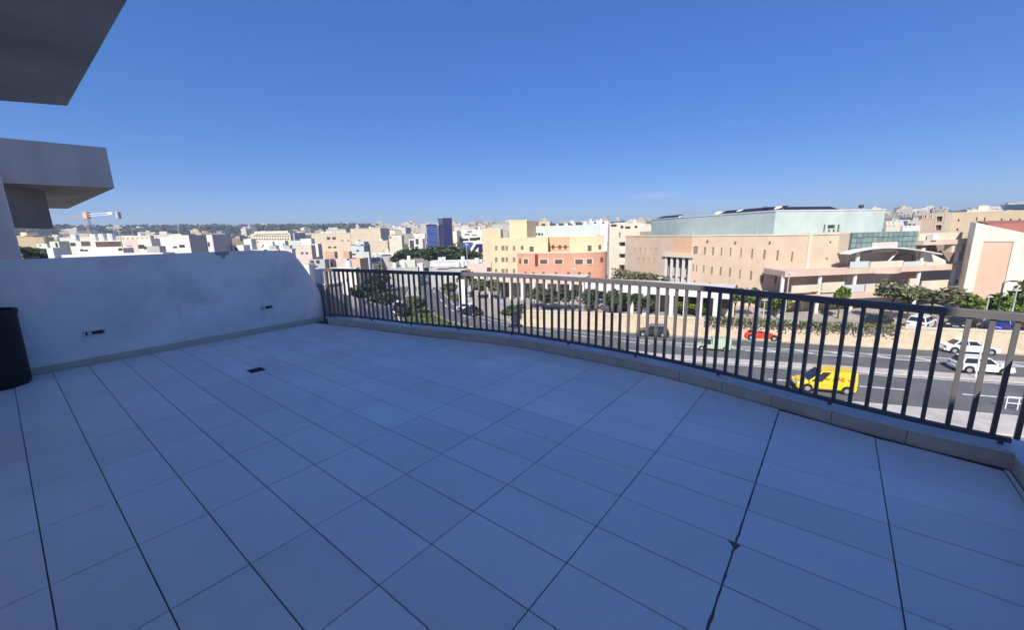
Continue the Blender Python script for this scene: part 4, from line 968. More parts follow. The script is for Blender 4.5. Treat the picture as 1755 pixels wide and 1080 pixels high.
# ================================================================== VEHICLES
def section_body(mb, prof_lo, prof_hi, hw_lo, hw_hi, mi=0):
    """closed side profiles (x, z): lofted from half width hw_lo to hw_hi on both sides"""
    n = len(prof_lo); b = len(mb.v)
    for hwid, pr in ((-hw_hi, prof_hi), (-hw_lo, prof_lo), (hw_lo, prof_lo), (hw_hi, prof_hi)):
        mb.v += [(x, hwid, z) for x, z in pr]
    for k in range(3):
        for i in range(n): mb.f.append((b+k*n+i, b+k*n+(i+1) % n, b+(k+1)*n+(i+1) % n, b+(k+1)*n+i)); mb.mi.append(mi)
    mb.f.append(tuple(range(b+n-1, b-1, -1))); mb.mi.append(mi); mb.f.append(tuple(range(b+3*n, b+4*n))); mb.mi.append(mi)
CARM = {}
def car_parts(kind, paint):
    """front at +x; list of (name, mesh, [subparts])"""
    if (kind, paint) in CARM: return CARM[kind, paint]
    pm = M[paint]; parts = []
    van = kind in ('van', 'pickup')
    L = dict(hatch=3.9, sedan=4.4, suv=4.4, van=4.2, pickup=4.6)[kind]; hw_ = .84; h = dict(hatch=1.46, sedan=1.42, suv=1.68, van=1.85, pickup=1.75)[kind]
    f, b_ = L/2, -L/2; belt = .88 if kind != 'suv' else 1.02
    lo = [(b_+.05, .25), (b_-.0, .5), (b_+.03, belt-.05), (b_+.12, belt), (f-1.15, belt), (f-.35, belt-.14), (f-.05, .62), (f, .42), (f-.08, .22)]
    hi = [(b_+.12, .27), (b_+.06, .5), (b_+.10, belt-.07), (b_+.18, belt-.02), (f-1.15, belt-.02), (f-.40, belt-.17), (f-.13, .60), (f-.09, .42), (f-.16, .25)]
    mb = MB(); section_body(mb, lo, hi, hw_-.12, hw_)
    # greenhouse
    if kind == 'hatch': g = (b_+.10, b_+.42, f-1.75, f-1.05)
    elif kind == 'sedan': g = (b_+.55, b_+1.25, f-2.05, f-1.2)
    elif kind == 'suv': g = (b_+.08, b_+.35, f-1.85, f-1.15)
    elif kind == 'van': g = (b_+.03, b_+.08, f-1.75, f-.75)
    else: g = (.2, .3, f-1.45, f-.85)
    x0, x1, x2, x3 = g; wl_, wh = hw_-.04, hw_-.22 if not van else hw_-.09
    mb.hull8([(x0, -wl_, belt-.03), (x3, -wl_, belt-.03), (x3, wl_, belt-.03), (x0, wl_, belt-.03)], [(x1, -wh, h), (x2, -wh, h), (x2, wh, h), (x1, wh, h)])
    if kind == 'pickup': mb.hull8([(b_+.03, -hw_, belt-.02), (.15, -hw_, belt-.02), (.15, hw_, belt-.02), (b_+.03, hw_, belt-.02)], [(b_+.03, -hw_+.03, h+.1), (.15, -hw_+.03, h+.1), (.15, hw_-.03, h+.1), (b_+.03, hw_-.03, h+.1)])
    if kind == 'van':
        mb.hull8([(f-.85, -hw_+.05, belt-.1), (f-.12, -hw_+.1, .7), (f-.12, hw_-.1, .7), (f-.85, hw_-.05, belt-.1)], [(f-.85, -hw_+.08, belt+.06), (f-.3, -hw_+.15, belt-.02), (f-.3, hw_-.15, belt-.02), (f-.85, hw_-.08, belt+.06)])
    body = mb.mesh('body', pm); bmm = bmesh.new(); bmm.from_mesh(body); bmesh.ops.bevel(bmm, geom=[e for e in bmm.edges if e.calc_face_angle(0) > .5], offset=.035, segments=2, affect='EDGES', profile=.6); bmm.to_mesh(body); bmm.free()
    for q in body.polygons: q.use_smooth = False
    parts.append(('body', body, []))
    def lerp(a, b, t): return a+(b-a)*t
    zb, zt = belt+.05, h-.09
    def gx_(z, lo_, hi_): return lerp(lo_, hi_, (z-belt+.03)/(h-belt+.03))
    def gy(z): return lerp(wl_, wh, (z-belt+.03)/(h-belt+.03))
    for s_ in (-1, 1):
        xs = ([(.06, .47), (.51, .94)] if kind not in ('van', 'pickup') else [(.73, .95)] if kind == 'van' else [(.1, .9)])
        for t0, t1 in xs:
            pts = []
            for z, ts in ((zb, (t0, t1)), (zt, (t1, t0))):
                for t in ts: pts.append((lerp(gx_(z, x0, x1), gx_(z, x3, x2), t), s_*(gy(z)+.012), z))
            m_ = MB(); m_.face(pts); m_.face([(p[0], p[1]-s_*.01, p[2]) for p in pts][::-1]); parts.append(('side_window', m_.mesh('side_window', M['carglass']), []))
    for nm, lo_, hi_, e in (('windscreen', x3, x2, 1), ('rear_window', x0, x1, -1)):
        if nm == 'rear_window' and van: continue
        pts = [(gx_(z, lo_, hi_)+e*.012, s_*(gy(z)-.07), z) for z, s_ in ((zb, -1), (zb, 1), (zt, 1), (zt, -1))]
        m_ = MB(); m_.face(pts); parts.append((nm, m_.mesh(nm, M['carglass']), []))
    for s_ in (-1, 1):
        for x, nm, mt in ((f-.14, 'headlight', 'lampw'), (b_+.07, 'tail_light', 'lampr')):
            m_ = MB(); m_.box((x, s_*(hw_-.24), .58), .16, .3, .15); parts.append((nm, m_.mesh(nm, M[mt]), []))
        m_ = MB(); m_.box((x3-.12, s_*(hw_+.07), belt), .12, .18, .13); parts.append(('mirror', m_.mesh('mirror', pm), []))
    for e, nm in ((f-.02, 'bumper'), (b_+.0, 'bumper')):
        m_ = MB(); m_.box((e, 0, .3), .14, 1.4, .2); parts.append((nm, m_.mesh(nm, M['dkmetal'] if van else pm), []))
    for x in (f-.78, b_+.72):
        for s_ in (-1, 1):
            m_ = MB(); m_.tube([(x, s_*(hw_-.3), .34), (x, s_*(hw_+.006), .34)], .385, 18); parts.append(('wheel_arch', m_.mesh('wheel_arch', M['black']), []))
            m_ = MB(); m_.tube([(x, s_*(hw_-.17), .31), (x, s_*(hw_+.015), .31)], .31, 18); ty = m_.mesh('wheel', M['tyre'])
            m_ = MB(); m_.tube([(x, s_*(hw_-.05), .31), (x, s_*(hw_+.03), .31)], .19, 14); parts.append(('wheel', ty, [('rim', m_.mesh('rim', M['rim']))]))
    for xx in (f-.03, b_+.0):
        m_ = MB(); m_.box((xx, 0, .44), .09, .5, .11); parts.append(('number_plate', m_.mesh('number_plate', M['whmetal']), []))
    if paint == 'yellow' or kind == 'pickup':
        m_ = MB(); m_.box((0, 0, .24), L-1.9, 1.7, .12); parts.append(('sill', m_.mesh('sill', M['dkmetal'] if paint == 'yellow' else M['maroon']), []))
    CARM[kind, paint] = parts; return parts
def vehicle(name, label, cat, x, y, z, heading, kind, paint, group=None):
    t = empty(name, (x, y, z), label, cat, group); t.rotation_euler.z = heading; t.scale = (.89,)*3
    for nm, me, subs in car_parts(kind, paint):
        o = bpy.data.objects.new(nm, me); COL.objects.link(o); o.parent = t
        for sn, sm in subs: q = bpy.data.objects.new(sn, sm); COL.objects.link(q); q.parent = o
    return t
RH = math.atan2(-.312, .95)                       # along the road, to the right
def mid(xa, xb, Y, z): p = at_z((xa+xb)/2, Y, z); return p.x, p.y
x, y = mid(1355, 1462, 668, GZ); van = vehicle('delivery_van', 'yellow delivery van with red lettering driving left on the near lanes', 'van', x, y, GZ, RH+math.pi, 'van', 'yellow')
# red lettering and stripes on the van's sides (side towards the terrace = its left)
tc = bpy.data.curves.new('lettering', 'FONT'); tc.body = 'DHL'; tc.size = .42; tc.shear = .3; tc.extrude = .004; tc.align_x = 'CENTER'; tc.offset = .012
to = bpy.data.objects.new('lettering_tmp', tc); COL.objects.link(to)
dg = bpy.context.evaluated_depsgraph_get(); tme = bpy.data.meshes.new_from_object(to.evaluated_get(dg)); bpy.data.objects.remove(to, do_unlink=True)
tme.materials.clear(); tme.materials.append(M['txtred']); tme.name = 'lettering'
for s_ in (1, -1):
    o = bpy.data.objects.new('lettering', tme); COL.objects.link(o); o.parent = van
    o.location = (-.75, s_*.80, 1.10); o.rotation_euler = (R(90-s_*3.5) if s_ < 0 else R(90-3.5), 0, 0 if s_ < 0 else math.pi); o.location.y = s_*.815
    for zz in (1.14, 1.22):
        for xx, ln in ((-1.62, .5), (.02, .35)):
            m_ = MB(); m_.box((xx, s_*(.80), zz), ln, .035, .035); q = bpy.data.objects.new('red_stripe', m_.mesh('red_stripe', M['txtred'])); COL.objects.link(q); q.parent = van
for nm, lb, cat, xa, xb, Y, z, hd, kind, paint in (
  ('car', 'red car driving right beside the stone wall', 'car', 1275, 1333, 581, GZ, 0, 'hatch', 'redp'),
  ('car', 'white saloon car in the far lane near the wall', 'car', 1623, 1690, 604, GZ, 0, 'sedan', 'whcar'),
  ('car', 'white hatchback with dark windows on the middle lanes, nearer than the white saloon', 'car', 1640, 1717, 637, GZ, 0, 'hatch', 'whcar'),
  ('pickup_truck', 'pale green pickup truck with a maroon sill, left of the red car', 'pickup truck', 1196, 1245, 599, GZ, math.pi, 'pickup', 'grcar'),
  ('car', 'dark estate car passing the wall behind the middle of the railing', 'car', 1040, 1082, 563, GZ, math.pi, 'suv', 'bkcar'),
  ('car', 'second dark car on the road, just right of the dark estate car', 'car', 1096, 1140, 575, GZ, math.pi, 'hatch', 'bkcar'),
  ('car', 'white car coming round the bend beyond the grass median', 'car', 788, 812, 533, GZ, 2.4, 'hatch', 'whcar'),
  ('car', 'dark car behind the white one at the bend', 'car', 796, 815, 539, GZ, 2.5, 'sedan', 'bkcar'),
  ('car', 'white car on the lanes leading away between the first railing posts', 'car', 672, 692, 528, GZ, 1.9, 'hatch', 'whcar'),
  ('car', 'black car following on the lanes leading away', 'car', 682, 700, 533, GZ, 1.9, 'sedan', 'bkcar'),
  ('car', 'silver car far up the road near its head', 'car', 668, 676, 497, GZ, 1.85, 'hatch', 'sicar'),
  ('car', 'white parked car at the left edge of the street below the railing end', 'car', 598, 608, 524, GZ, .3, 'hatch', 'whcar'),
  ('car', 'silver parked car among the trees at the left bend', 'car', 640, 655, 530, GZ, .5, 'hatch', 'sicar'),
  ('car', 'black parked car among the trees at the left bend', 'car', 620, 640, 538, GZ, .5, 'sedan', 'bkcar'),
  ('car', 'white parked car lowest among the trees at the bend', 'car', 652, 668, 543, GZ, .4, 'hatch', 'whcar')):
    x, y = mid(xa, xb, Y, z); vv = vehicle(nm, lb, cat, x, y, z, hd + (RH if abs(hd) in (0, math.pi) else 0), kind, paint)
    if kind == 'pickup': vv.scale = (.69,)*3
# cars parked on the campus behind the wall
def parked(lb, xa, xb, Yb, kind, paint, hd=0, push=1.5):
    x, y = mid(xa, xb, Yb, CZ); d = Vector((x, y)).normalized()*push; vehicle('parked_car', lb, 'car', x+d.x, y+d.y, CZ, RH+hd+.85, kind, paint, 'cars parked behind the stone wall')
parked('white parked car under the olive trees, behind the wall', 1552, 1602, 566, 'hatch', 'whcar')
parked('black parked car near the lamp post, behind the wall', 1624, 1668, 567, 'suv', 'bkcar', math.pi)
parked('blue parked car behind the wall at the right edge', 1690, 1744, 569, 'suv', 'blcar')
parked('grey parked car left of the white one, behind the wall', 1485, 1520, 563, 'sedan', 'bkcar')
parked('black parked car at the far right edge behind the blue one', 1752, 1795, 571, 'sedan', 'bkcar')
parked('white parked car in front of the white arcade, between two dark trees', 1064, 1082, 540, 'hatch', 'whcar', 1.4, 4)
parked('silver parked car by the left end of the white arcade', 1020, 1040, 538, 'hatch', 'sicar', 1.5, 4)
parked('white parked car before the pale arcade', 996, 1008, 524, 'hatch', 'whcar', 1.3, 3)
parked('blue parked car before the left end of the white arcade', 1030, 1044, 532, 'hatch', 'blcar', 1.5, 6)

# ================================================================== STREET FURNITURE
def lamp(label, X, Yb, Yt, z, arm=0, push=1.2, dark=False):
    x, y = pgr(X, Yb, z); d = Vector((x, y)).normalized()*push; x += d.x; y += d.y; zt_ = at_y(X, Yt, y).z
    mt = M['dkmetal'] if dark else M['pole']; t = empty('street_lamp', (x, y, z), label, 'street lamp')
    mb = MB(); mb.tube([(x, y, z), (x, y, z+.8), (x, y, zt_)], [.11, .075, .05], 8); mb.build('post', mt, t)
    mb = MB(); ex = x+(1.3*arm if arm else .0); mb.tube([(x, y, zt_-.05), (x+(ex-x)*.5, y, zt_+.18), (ex, y, zt_+.15)], .035, 6) if arm else mb.box((x, y, zt_), .12, .12, .1); mb.build('arm' if arm else 'collar', mt, t)
    mb = MB(); mb.hull8([(ex-.32, y-.13, zt_+.06), (ex+.32, y-.13, zt_+.06), (ex+.32, y+.13, zt_+.06), (ex-.32, y+.13, zt_+.06)], [(ex-.2, y-.08, zt_+.2), (ex+.2, y-.08, zt_+.2), (ex+.2, y+.08, zt_+.2), (ex-.2, y+.08, zt_+.2)]); mb.build('lamp_head', mt, t)
lamp('pale street lamp before the gabled hall, left of the salmon panel edge', 1683, 566, 511, CZ)
lamp('tall pale street lamp at the right edge beside the green tree', 1727, 568, 500, CZ)
lamp('dark street lamp with a side arm standing in front of the salmon panel', 1702, 566, 485, CZ, .8, 2, True)
lamp('tall white street lamp beside the first white balcony column', 1343, 556, 470, CZ, 0, .8)
lamp('thin pale lamp post beside the bright round bush, above the red car', 1307, 552, 516, CZ, 0, .8)
lamp('thin street lamp before the white arcade, right of the dark trees', 1128, 548, 478, CZ, 0, 1)
lamp('street lamp before the pale arcade under the coral building', 983, 536, 462, CZ, 0, 1)
lamp('street lamp on the verge at the road bend', 782, 560, 470, GZ, 0, .5)
lamp('thin street lamp in front of the dark grove and blue tower', 805, 540, 420, GZ, 0, 12)
lamp('thin street lamp left of the grove, near the head of the road', 661, 540, 440, GZ, 0, 30)
x, y = pgr(1671, 650, GZ); sg = empty('sign_post', (x, y, GZ+.14), 'slim white post on the median in front of the white hatchback', 'sign post')
mb = MB(); mb.tube([(x, y, GZ+.14), (x, y, GZ+2.9)], .05, 8); mb.build('post', M['whmetal'], sg); mb = MB(); mb.box((x, y, GZ+2.9), .14, .14, .06); mb.build('cap', M['whmetal'], sg)
# white pylon by the bend
x, y = pgr(794, 532, GZ); py = empty('white_pylon', (x, y, GZ), 'plain white rectangular pylon standing by the bend in front of the shopfront', 'pylon')
mb = MB(); mb.box((x, y, GZ+.3), 1.1, .35, 4.6, (.95, -.3)); mb.build('panel', M['whmetal'], py); mb = MB(); mb.box((x, y, GZ), 1.4, .6, .3, (.95, -.3)); mb.build('plinth', M['kerbst'], py)
# guard rail on the near pavement
a, b = at_z(1722, 703, GZ).xy, at_z(1850, 716, GZ).xy; gr = empty('guard_rail', (a.x, a.y, GZ+.13), 'white tubular guard rail on the near pavement at the right edge', 'guard rail')
n_ = 6
for k in range(n_+1):
    q = a.lerp(b, k/n_); mb = MB(); mb.tube([(q.x, q.y, GZ+.1), (q.x, q.y, GZ+.95)], .035, 8); mb.build('post', M['whmetal'], gr)
for zz in (.5, .92): mb = MB(); mb.tube([(a.x, a.y, GZ+zz), (b.x, b.y, GZ+zz)], .03, 8); mb.build('rail', M['whmetal'], gr)
# ================================================================== THE TOWN
def blk(name, label, xl, xc, xr, ytop, d, col, wins=(), yb=None, zb=None, th=0., dp=8., frame=None, wmt='fwin', cap=None, extra=None, cat='building', group=None, side_col=None, wdep=.15):
    """house with its front from pixel column xl to xc and its right side on to xr; top of the corner at ytop, corner at depth d"""
    c = at_y(xc, ytop, d); t = Vector((math.cos(th), math.sin(th))); n = Vector((-t.y, t.x))
    def hit(X, o, dirn):
        r_ = ray(X, ytop).xy; k = (o.x*r_.y - o.y*r_.x)/(dirn.y*r_.x - dirn.x*r_.y); return o + dirn*k
    a = hit(xl, c.xy, t); 
    if xr and xr != xc:
        e = hit(xr, c.xy, n); dp = max(1.5, min(40, (e-c.xy).dot(n)))
    e = c.xy + n*dp; z1 = c.z; z0 = zb if zb is not None else min(-10.4, z1-5)
    B = empty(name, (c.x, c.y, z0), label, cat, group); Fr = Face(a, c.xy)
    if Fr.n.dot(-n) < 0: Fr.n = -n
    mb = MB(); hs_ = wall(mb, Fr, 0, Fr.L, z0, z1, [Fr.rect(*w_) for w_ in wins], wdep); mb.build('front_wall', M[col], B)
    for h in hs_: piece('window', M[wmt], B, Fr, h, -wdep+.03, .05)
    if frame:
        for h in hs_: piece('sill', M[frame], B, Fr, [h[0]-.1, h[1]+.1, h[2]-.12, h[2]], .05, .14)
    mb = MB(); q = [a+n*(wdep+.1), c.xy+n*(wdep+.1), e, a+n*dp]
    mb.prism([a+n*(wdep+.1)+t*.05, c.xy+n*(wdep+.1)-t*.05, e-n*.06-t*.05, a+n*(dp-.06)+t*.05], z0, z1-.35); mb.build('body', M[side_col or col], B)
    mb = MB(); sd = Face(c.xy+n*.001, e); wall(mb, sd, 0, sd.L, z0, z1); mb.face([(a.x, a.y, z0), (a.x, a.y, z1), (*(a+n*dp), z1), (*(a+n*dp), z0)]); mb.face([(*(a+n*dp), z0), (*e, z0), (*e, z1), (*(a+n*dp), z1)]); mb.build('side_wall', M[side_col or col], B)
    if cap:
        k = cap; mb = MB(); mb.prism([a-n*.1-t*.1, c.xy-n*.1+t*.1, e+t*.1, a+n*dp-t*.1], z1-.02, z1+.22); mb.build('roof_edge', M[k], B)
    if d < 230 and Fr.L > 3.5:
        kr = random.Random(int(xl*7+ytop*3))
        for _ in range(kr.randint(1, 3) if Fr.L > 6 else 1):
            q_ = kr.uniform(.8, Fr.L-.8); b_ = kr.uniform(1.0, max(1.2, min(dp-1, 5))); p_ = Vector(Fr.p(q_, z1-.35, -b_)); kind_ = kr.random()
            m_ = MB()
            if kind_ < .5:
                m_.tube([p_, p_+Vector((0, 0, 1.45))], .52, 10); m_.build('roof_tank', M['whmetal'], B)
            elif kind_ < .75:
                m_.box(p_, 1.3, .8, 1.0, Fr.t); m_.build('cooling_unit', M['greyp'], B)
            else:
                m_.tube([p_, p_+Vector((0, 0, 3.0))], .05, 5); m_.tube([p_+Vector((-.6, 0, 2.8)), p_+Vector((.6, 0, 2.8))], .04, 4); m_.tube([p_+Vector((-.4, 0, 2.4)), p_+Vector((.4, 0, 2.4))], .04, 4); m_.build('aerial', M['pole'], B)
    for (x0, x1, y0, mt_, back_, dd) in (extra or ()):
        q0, q1 = Fr.pix(x0, ytop)[0], Fr.pix(x1, ytop)[0]; zt_ = Fr.pix((x0+x1)/2, y0)[1]
        piece('roof_hut', M[mt_], B, Fr, [q0, q1, z1-.4, zt_], -back_, dd)
    return B, Fr
def grid(x0, x1, n, ys, w_, h_): return [(x0+(x1-x0)*i/max(1, n-1), y, w_, h_) for y in ys for i in range(n)]
# left group above the parapet
blk('house', 'narrow bright white rooftop block at the far left above the parapet', 79, 90, 92, 425, 46, 'whitep')
blk('house', 'pale green rendered house behind the narrow white block', 84, 100, 104, 413.5, 62, 'pgreen', [(97, 420, 2, 8)])
blk('house', 'long low cream building with a row of tiny windows under its roof edge', 101, 257, 262, 404.5, 150, 'cream', grid(178, 252, 10, (409,), 2.4, 2) , cap='whitep')
blk('house', 'white house with three dark openings below the crane mast', 100, 135, 137, 413, 74, 'offw', [(107, 420, 7, 10), (125, 419, 8, 6), (115, 427, 3, 5)])
blk('house', 'white house with a long dark loggia under the tower crane', 134, 212, 214, 411.5, 68, 'offw', [(147, 418, 14, 8), (187, 418.5, 44, 9)], wmt='brglass')
blk('house', 'low white roof terrace running along the parapet, with two dark doors', 133, 210, 211, 425, 52, 'whitep', [(140, 429, 5, 4), (147, 429.5, 8, 3), (206, 427, 6, 6)])
blk('house', 'pink-white plain house right of the long dark loggia', 210, 234, 236, 411, 60, 'pinkw', [(222, 421.5, 10, 1)])
blk('house', 'cream house with a grey stepped opening beside the pink-white one', 234, 258, 261, 409, 58, 'offw', [(242, 423, 10, 7), (250, 425, 6, 5)])
blk('house', 'long white parapet roof nearest behind the terrace wall on the left', 104, 279, 280, 433, 42, 'whitep', [(172, 434.5, 1, 2)])
blk('house', 'cream stepped house with a small penthouse, left of the blank gables greyed for shade', 270, 308, 310, 405.5, 66, 'whitep', [(304, 412, 3, 2)], extra=[(288, 307, 401, 'cream', 2, 3)])
blk('house', 'white house whose broad blank side, coloured grey for shade, faces right, first of two', 288, 323, 353, 403, 60, 'whitep', [(300, 424, 7, 3), (312, 422, 9, 5)], side_col='greyp', th=.1)  # grey side colour stands in for shade on a white wall
blk('house', 'white house with a stepped blank side coloured grey for shade, second of two', 353, 363, 396, 402, 56, 'whitep', [(357, 419, 4, 8)], side_col='greyp', th=.1, extra=[(352, 361.5, 402.5, 'whitep', 1.0, 1.5)])  # side greyed to imitate its shade
blk('house', 'small white cube house with one square window', 397, 417, 419, 420, 60, 'whitep', [(404, 427, 4, 5)])
blk('house', 'white narrow house right of the small cube house', 417, 430, 432, 409.5, 78, 'whitep', [(421, 421, 3, 3)])
blk('apartment_block', 'long pale apartment block with three rows of windows', 432, 497, 502, 400, 170, 'cream', grid(436, 494, 14, (405, 410), 2.2, 2.2)+grid(441, 492, 12, (415,), 2, 2), cap='whitep', extra=[(436, 494, 396, 'cream', 3, 6)], th=.05)
blk('house', 'white cube house in front of the long pale apartment block, left', 445, 467, 469, 414, 100, 'whitep', [(451, 421, 2.5, 3), (449, 424, 3, 2)])
blk('house', 'white cube house in front of the long pale apartment block, right', 470, 488, 490, 412.5, 96, 'whitep', [(472, 421, 3, 3), (486, 419, 2, 3)])
blk('house', 'low grey-white roofs below the two white cube houses', 430, 500, 501, 426.5, 78, 'offw', [(455, 428.5, 6, 2), (478, 429, 5, 2)])
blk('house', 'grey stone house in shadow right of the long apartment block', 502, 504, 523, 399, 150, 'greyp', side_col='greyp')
blk('house', 'pale grey curved-front house beside the wall end', 496, 514, 516, 412, 92, 'pblue')
blk('house', 'white box house rising above the pinkish house by the wall end', 514, 533, 536, 409, 88, 'whitep')
blk('house', 'pinkish house with two small dark windows by the wall end', 505, 533, 539, 420, 70, 'pinkw', [(518, 434, 4, 3.4), (526, 434, 4, 3.4), (505.5, 427, 3, 3)])
blk('house', 'white narrow house with a tall side wall coloured dark for shade', 535, 544.5, 549, 418, 74, 'whitep', side_col='greyp')  # side wall's shade is put into its grey colour
blk('house', 'ruined grey house with dark openings below the narrow white one', 527, 556, 562, 445, 58, 'greyp', [(535, 450, 6, 6), (545, 449, 5, 6), (540, 457, 9, 3)])
blk('house', 'small bright white shed at the foot of the wall end', 521, 529, 531, 453, 46, 'whitep')
# the big sand coloured building in steps
S1 = 'sand'
blk('building', 'large sand coloured building with paired square windows, its wide left part', 533, 600, 603, 399, 215, S1, [(563, 408.5, 5.5, 4.5), (572.5, 408.5, 5.5, 4.5), (565, 424, 5, 3), (574, 424, 5, 3), (587, 412.5, 4, 1.6), (597, 412.5, 4, 1.6)], cap='cream', extra=[(545, 590, 396.5, 'cream', 6, 6)], th=.04)
blk('building', 'tall middle part of the large sand coloured building', 600, 651.5, 667, 391.5, 205, S1, [(615, 412.5, 4, 2)], cap='cream', th=.04, side_col='sand')
blk('building', 'lower right wing of the large sand coloured building', 633, 664, 676, 413.5, 190, S1, [(657, 431, 2, 1.5)], cap='cream', th=.04)
blk('house', 'grey-green flats with stacked balconies before the sand building', 601, 623, 634, 419, 118, 'pblue', [(605, 419.9, 8, 1.8), (614, 419.9, 9, 2), (613, 430, 4, 3.5), (606, 436, 7, 3)], side_col='greyp', extra=[(608, 624, 414.5, 'pblue', 2, 4)])
blk('house', 'pale blue low house right of the grey-green flats', 620, 632, 633, 432, 108, 'pblue')
blk('house', 'small brick orange house below the sand building, left', 556, 573, 578, 431.5, 100, 'brick')
blk('house', 'small brick orange house below the sand building, right', 588, 598, 603, 431, 104, 'brick', [(584.5, 437, 0, 0)][:0])
blk('house', 'low pinkish white house with a glazed corner above the railing end', 565, 594, 595, 443.5, 78, 'pinkw', [(567, 453, 5, 7)])
blk('house', 'low orange walled house with a dark garage side above the railing end', 594, 616.5, 631, 443.5, 79, 'peach', side_col='brick')
blk('house', 'off-white house front seen through the first railing bars', 556, 610, 611, 459, 66, 'offw', [(580, 478, 4, 6), (596, 480, 4, 6)])
blk('house', 'long low pale yard wall just above the railing, left of the tall pale tree', 611, 646, 647, 459.5, 112, 'whitep')
blk('house', 'white low house right of the lower sand wing', 637, 675, 676, 432.5, 150, 'offw', [(655, 438, 30, 3)])
blk('house', 'sheds with walls greyed for shade below the lower sand wing', 632, 676, 677, 440, 128, 'greyp', [(641, 446, 8, 4), (651, 446, 7, 4)], wmt='lglass')  # grey wall colour imitates the dark shade here
blk('house', 'tall cream house with a dark recess left of the blue tower', 666, 688, 692, 403.5, 190, 'cream', [(669, 407, 3, 3), (678, 412, 0, 0)][:1])
blk('house', 'white long roofed house behind the tall cream house', 683, 728, 730, 400, 260, 'whitep', [(690, 404, 12, 2)])
blk('house', 'shaded grey house left of the blue tower', 700, 724, 728, 409, 210, 'offw', [(706, 419, 6, 14), (715, 414, 4, 10)])
# low commercial roofs in front of the grove
blk('building', 'long low white flat-roofed shed in front of the dark grove', 737, 826, 828, 447.5, 104, 'whitep', cap='whitep')
blk('building', 'cluttered grey workshop roofs below the long white shed', 735, 800, 803, 457.5, 92, 'greyp', [(760, 461, 20, 2), (780, 459, 20, 2), (795, 458.5, 9, 3)], wmt='dkglass')
blk('building', 'low pinkish annex at the left foot of the coral building', 800, 842, 843, 451, 88, 'pinkw', [(838, 462, 7, 7)])
blk('building', 'pale green-white low shed at the head of the road', 684, 711, 713, 445.5, 112, 'pgreen', [(686, 456.5, 4, 4)])
blk('building', 'small bright white kiosk at the head of the road', 715, 724, 725, 451.5, 98, 'whitep')
blk('building', 'grey flat roofs by the head of the road', 663, 716, 718, 458, 94, 'greyp')
# blue towers and their glass hall
BT = empty('blue_tower', at_y(752, 430, 172), 'pair of blue clad office towers, the right one taller and coloured darker for shade', 'tower'); BT.location.z = -10.4; WO[BT] = BT.location.copy()
def tower(xl, xc, xr, ytop, d, th, m1, m2, nm):
    c = at_y(xc, ytop, d); t = Vector((math.cos(th), math.sin(th))); n = Vector((-t.y, t.x))
    def hit(X, dirn):
        r_ = ray(X, ytop).xy; o = c.xy; return o + dirn*((o.x*r_.y-o.y*r_.x)/(dirn.y*r_.x-dirn.x*r_.y))
    a, e = hit(xl, t), hit(xr, n); f_ = a + (e-c.xy)
    mb = MB(); z0, z1 = -10.4, c.z
    mb.face([(*a, z0), (*c.xy, z0), (*c.xy, z1), (*a, z1)], 0); mb.face([(*c.xy, z0), (*e, z0), (*e, z1), (*c.xy, z1)], 1); mb.face([(*e, z0), (*f_, z0), (*f_, z1), (*e, z1)], 1); mb.face([(*f_, z0), (*a, z0), (*a, z1), (*f_, z1)], 0); mb.face([(*a, z1), (*c.xy, z1), (*e, z1), (*f_, z1)], 0)
    mb.build(nm, [M[m1], M[m2]], BT)
    fr = Face(a, c.xy); k = 0; z = z1-3.3
    while z > z0+3: piece('floor_joint', M[m2], BT, fr, [.05, fr.L-.05, z, z+.10], .02, .08); z -= 3.3
    piece('roof_cap', M['navy_shade'], BT, fr, [-.1, fr.L+.1, z1, z1+.5], -1, 2.2)
tower(730.5, 748, 752, 386.5, 172, .1, 'bluecl', 'navy_shade', 'left_shaft')  # right face in a darker blue, shade put into the colour
tower(751, 765, 774.5, 376.5, 176, .25, 'navy_shade', 'navy_shade', 'right_shaft')  # all faces in the darker colour, standing in for shade
tower(764.5, 773, 775, 394, 168, .1, 'bluecl', 'navy_shade', 'lit_facet_shaft')  # brighter blue box stands in for a sunlit facet
GHl = empty('blue_glass_hall', at_y(815, 432, 142), 'dark blue glass hall with a white diagonal beam beside the grove', 'building'); GHl.location.z = -10.4; WO[GHl] = GHl.location.copy()
bf = Face(at_y(790, 430, 144), at_y(842, 430, 140))
q = [bf.pix(*p) for p in ((793, 416), (818, 416), (802, 436), (793, 436))]; m_ = MB(); gable(m_, bf, q, -.2, -4); m_.build('sloping_glass', M['bluecl'], GHl)
q = [bf.pix(*p) for p in ((815, 414), (819.5, 414), (806, 435), (801.5, 435))]; m_ = MB(); gable(m_, bf, q, .3, -.1); m_.build('diagonal_beam', M['whmetal'], GHl)
q = [bf.pix(*p) for p in ((820, 418.5), (841, 418.5), (841, 433), (820, 433))]; m_ = MB(); gable(m_, bf, q, .1, -8); m_.build('glass_box', M['navy_shade'], GHl)
q = [bf.pix(*p) for p in ((811, 415.5), (842, 415.5), (842, 418), (811, 418))]; m_ = MB(); gable(m_, bf, q, .4, -8); m_.build('roof_band', M['whitep'], GHl)
q = [bf.pix(*p) for p in ((808, 433.5), (842, 433.5), (842, 450), (808, 450))]; m_ = MB(); gable(m_, bf, q, .2, -6); m_.build('base', M['whitep'], GHl)
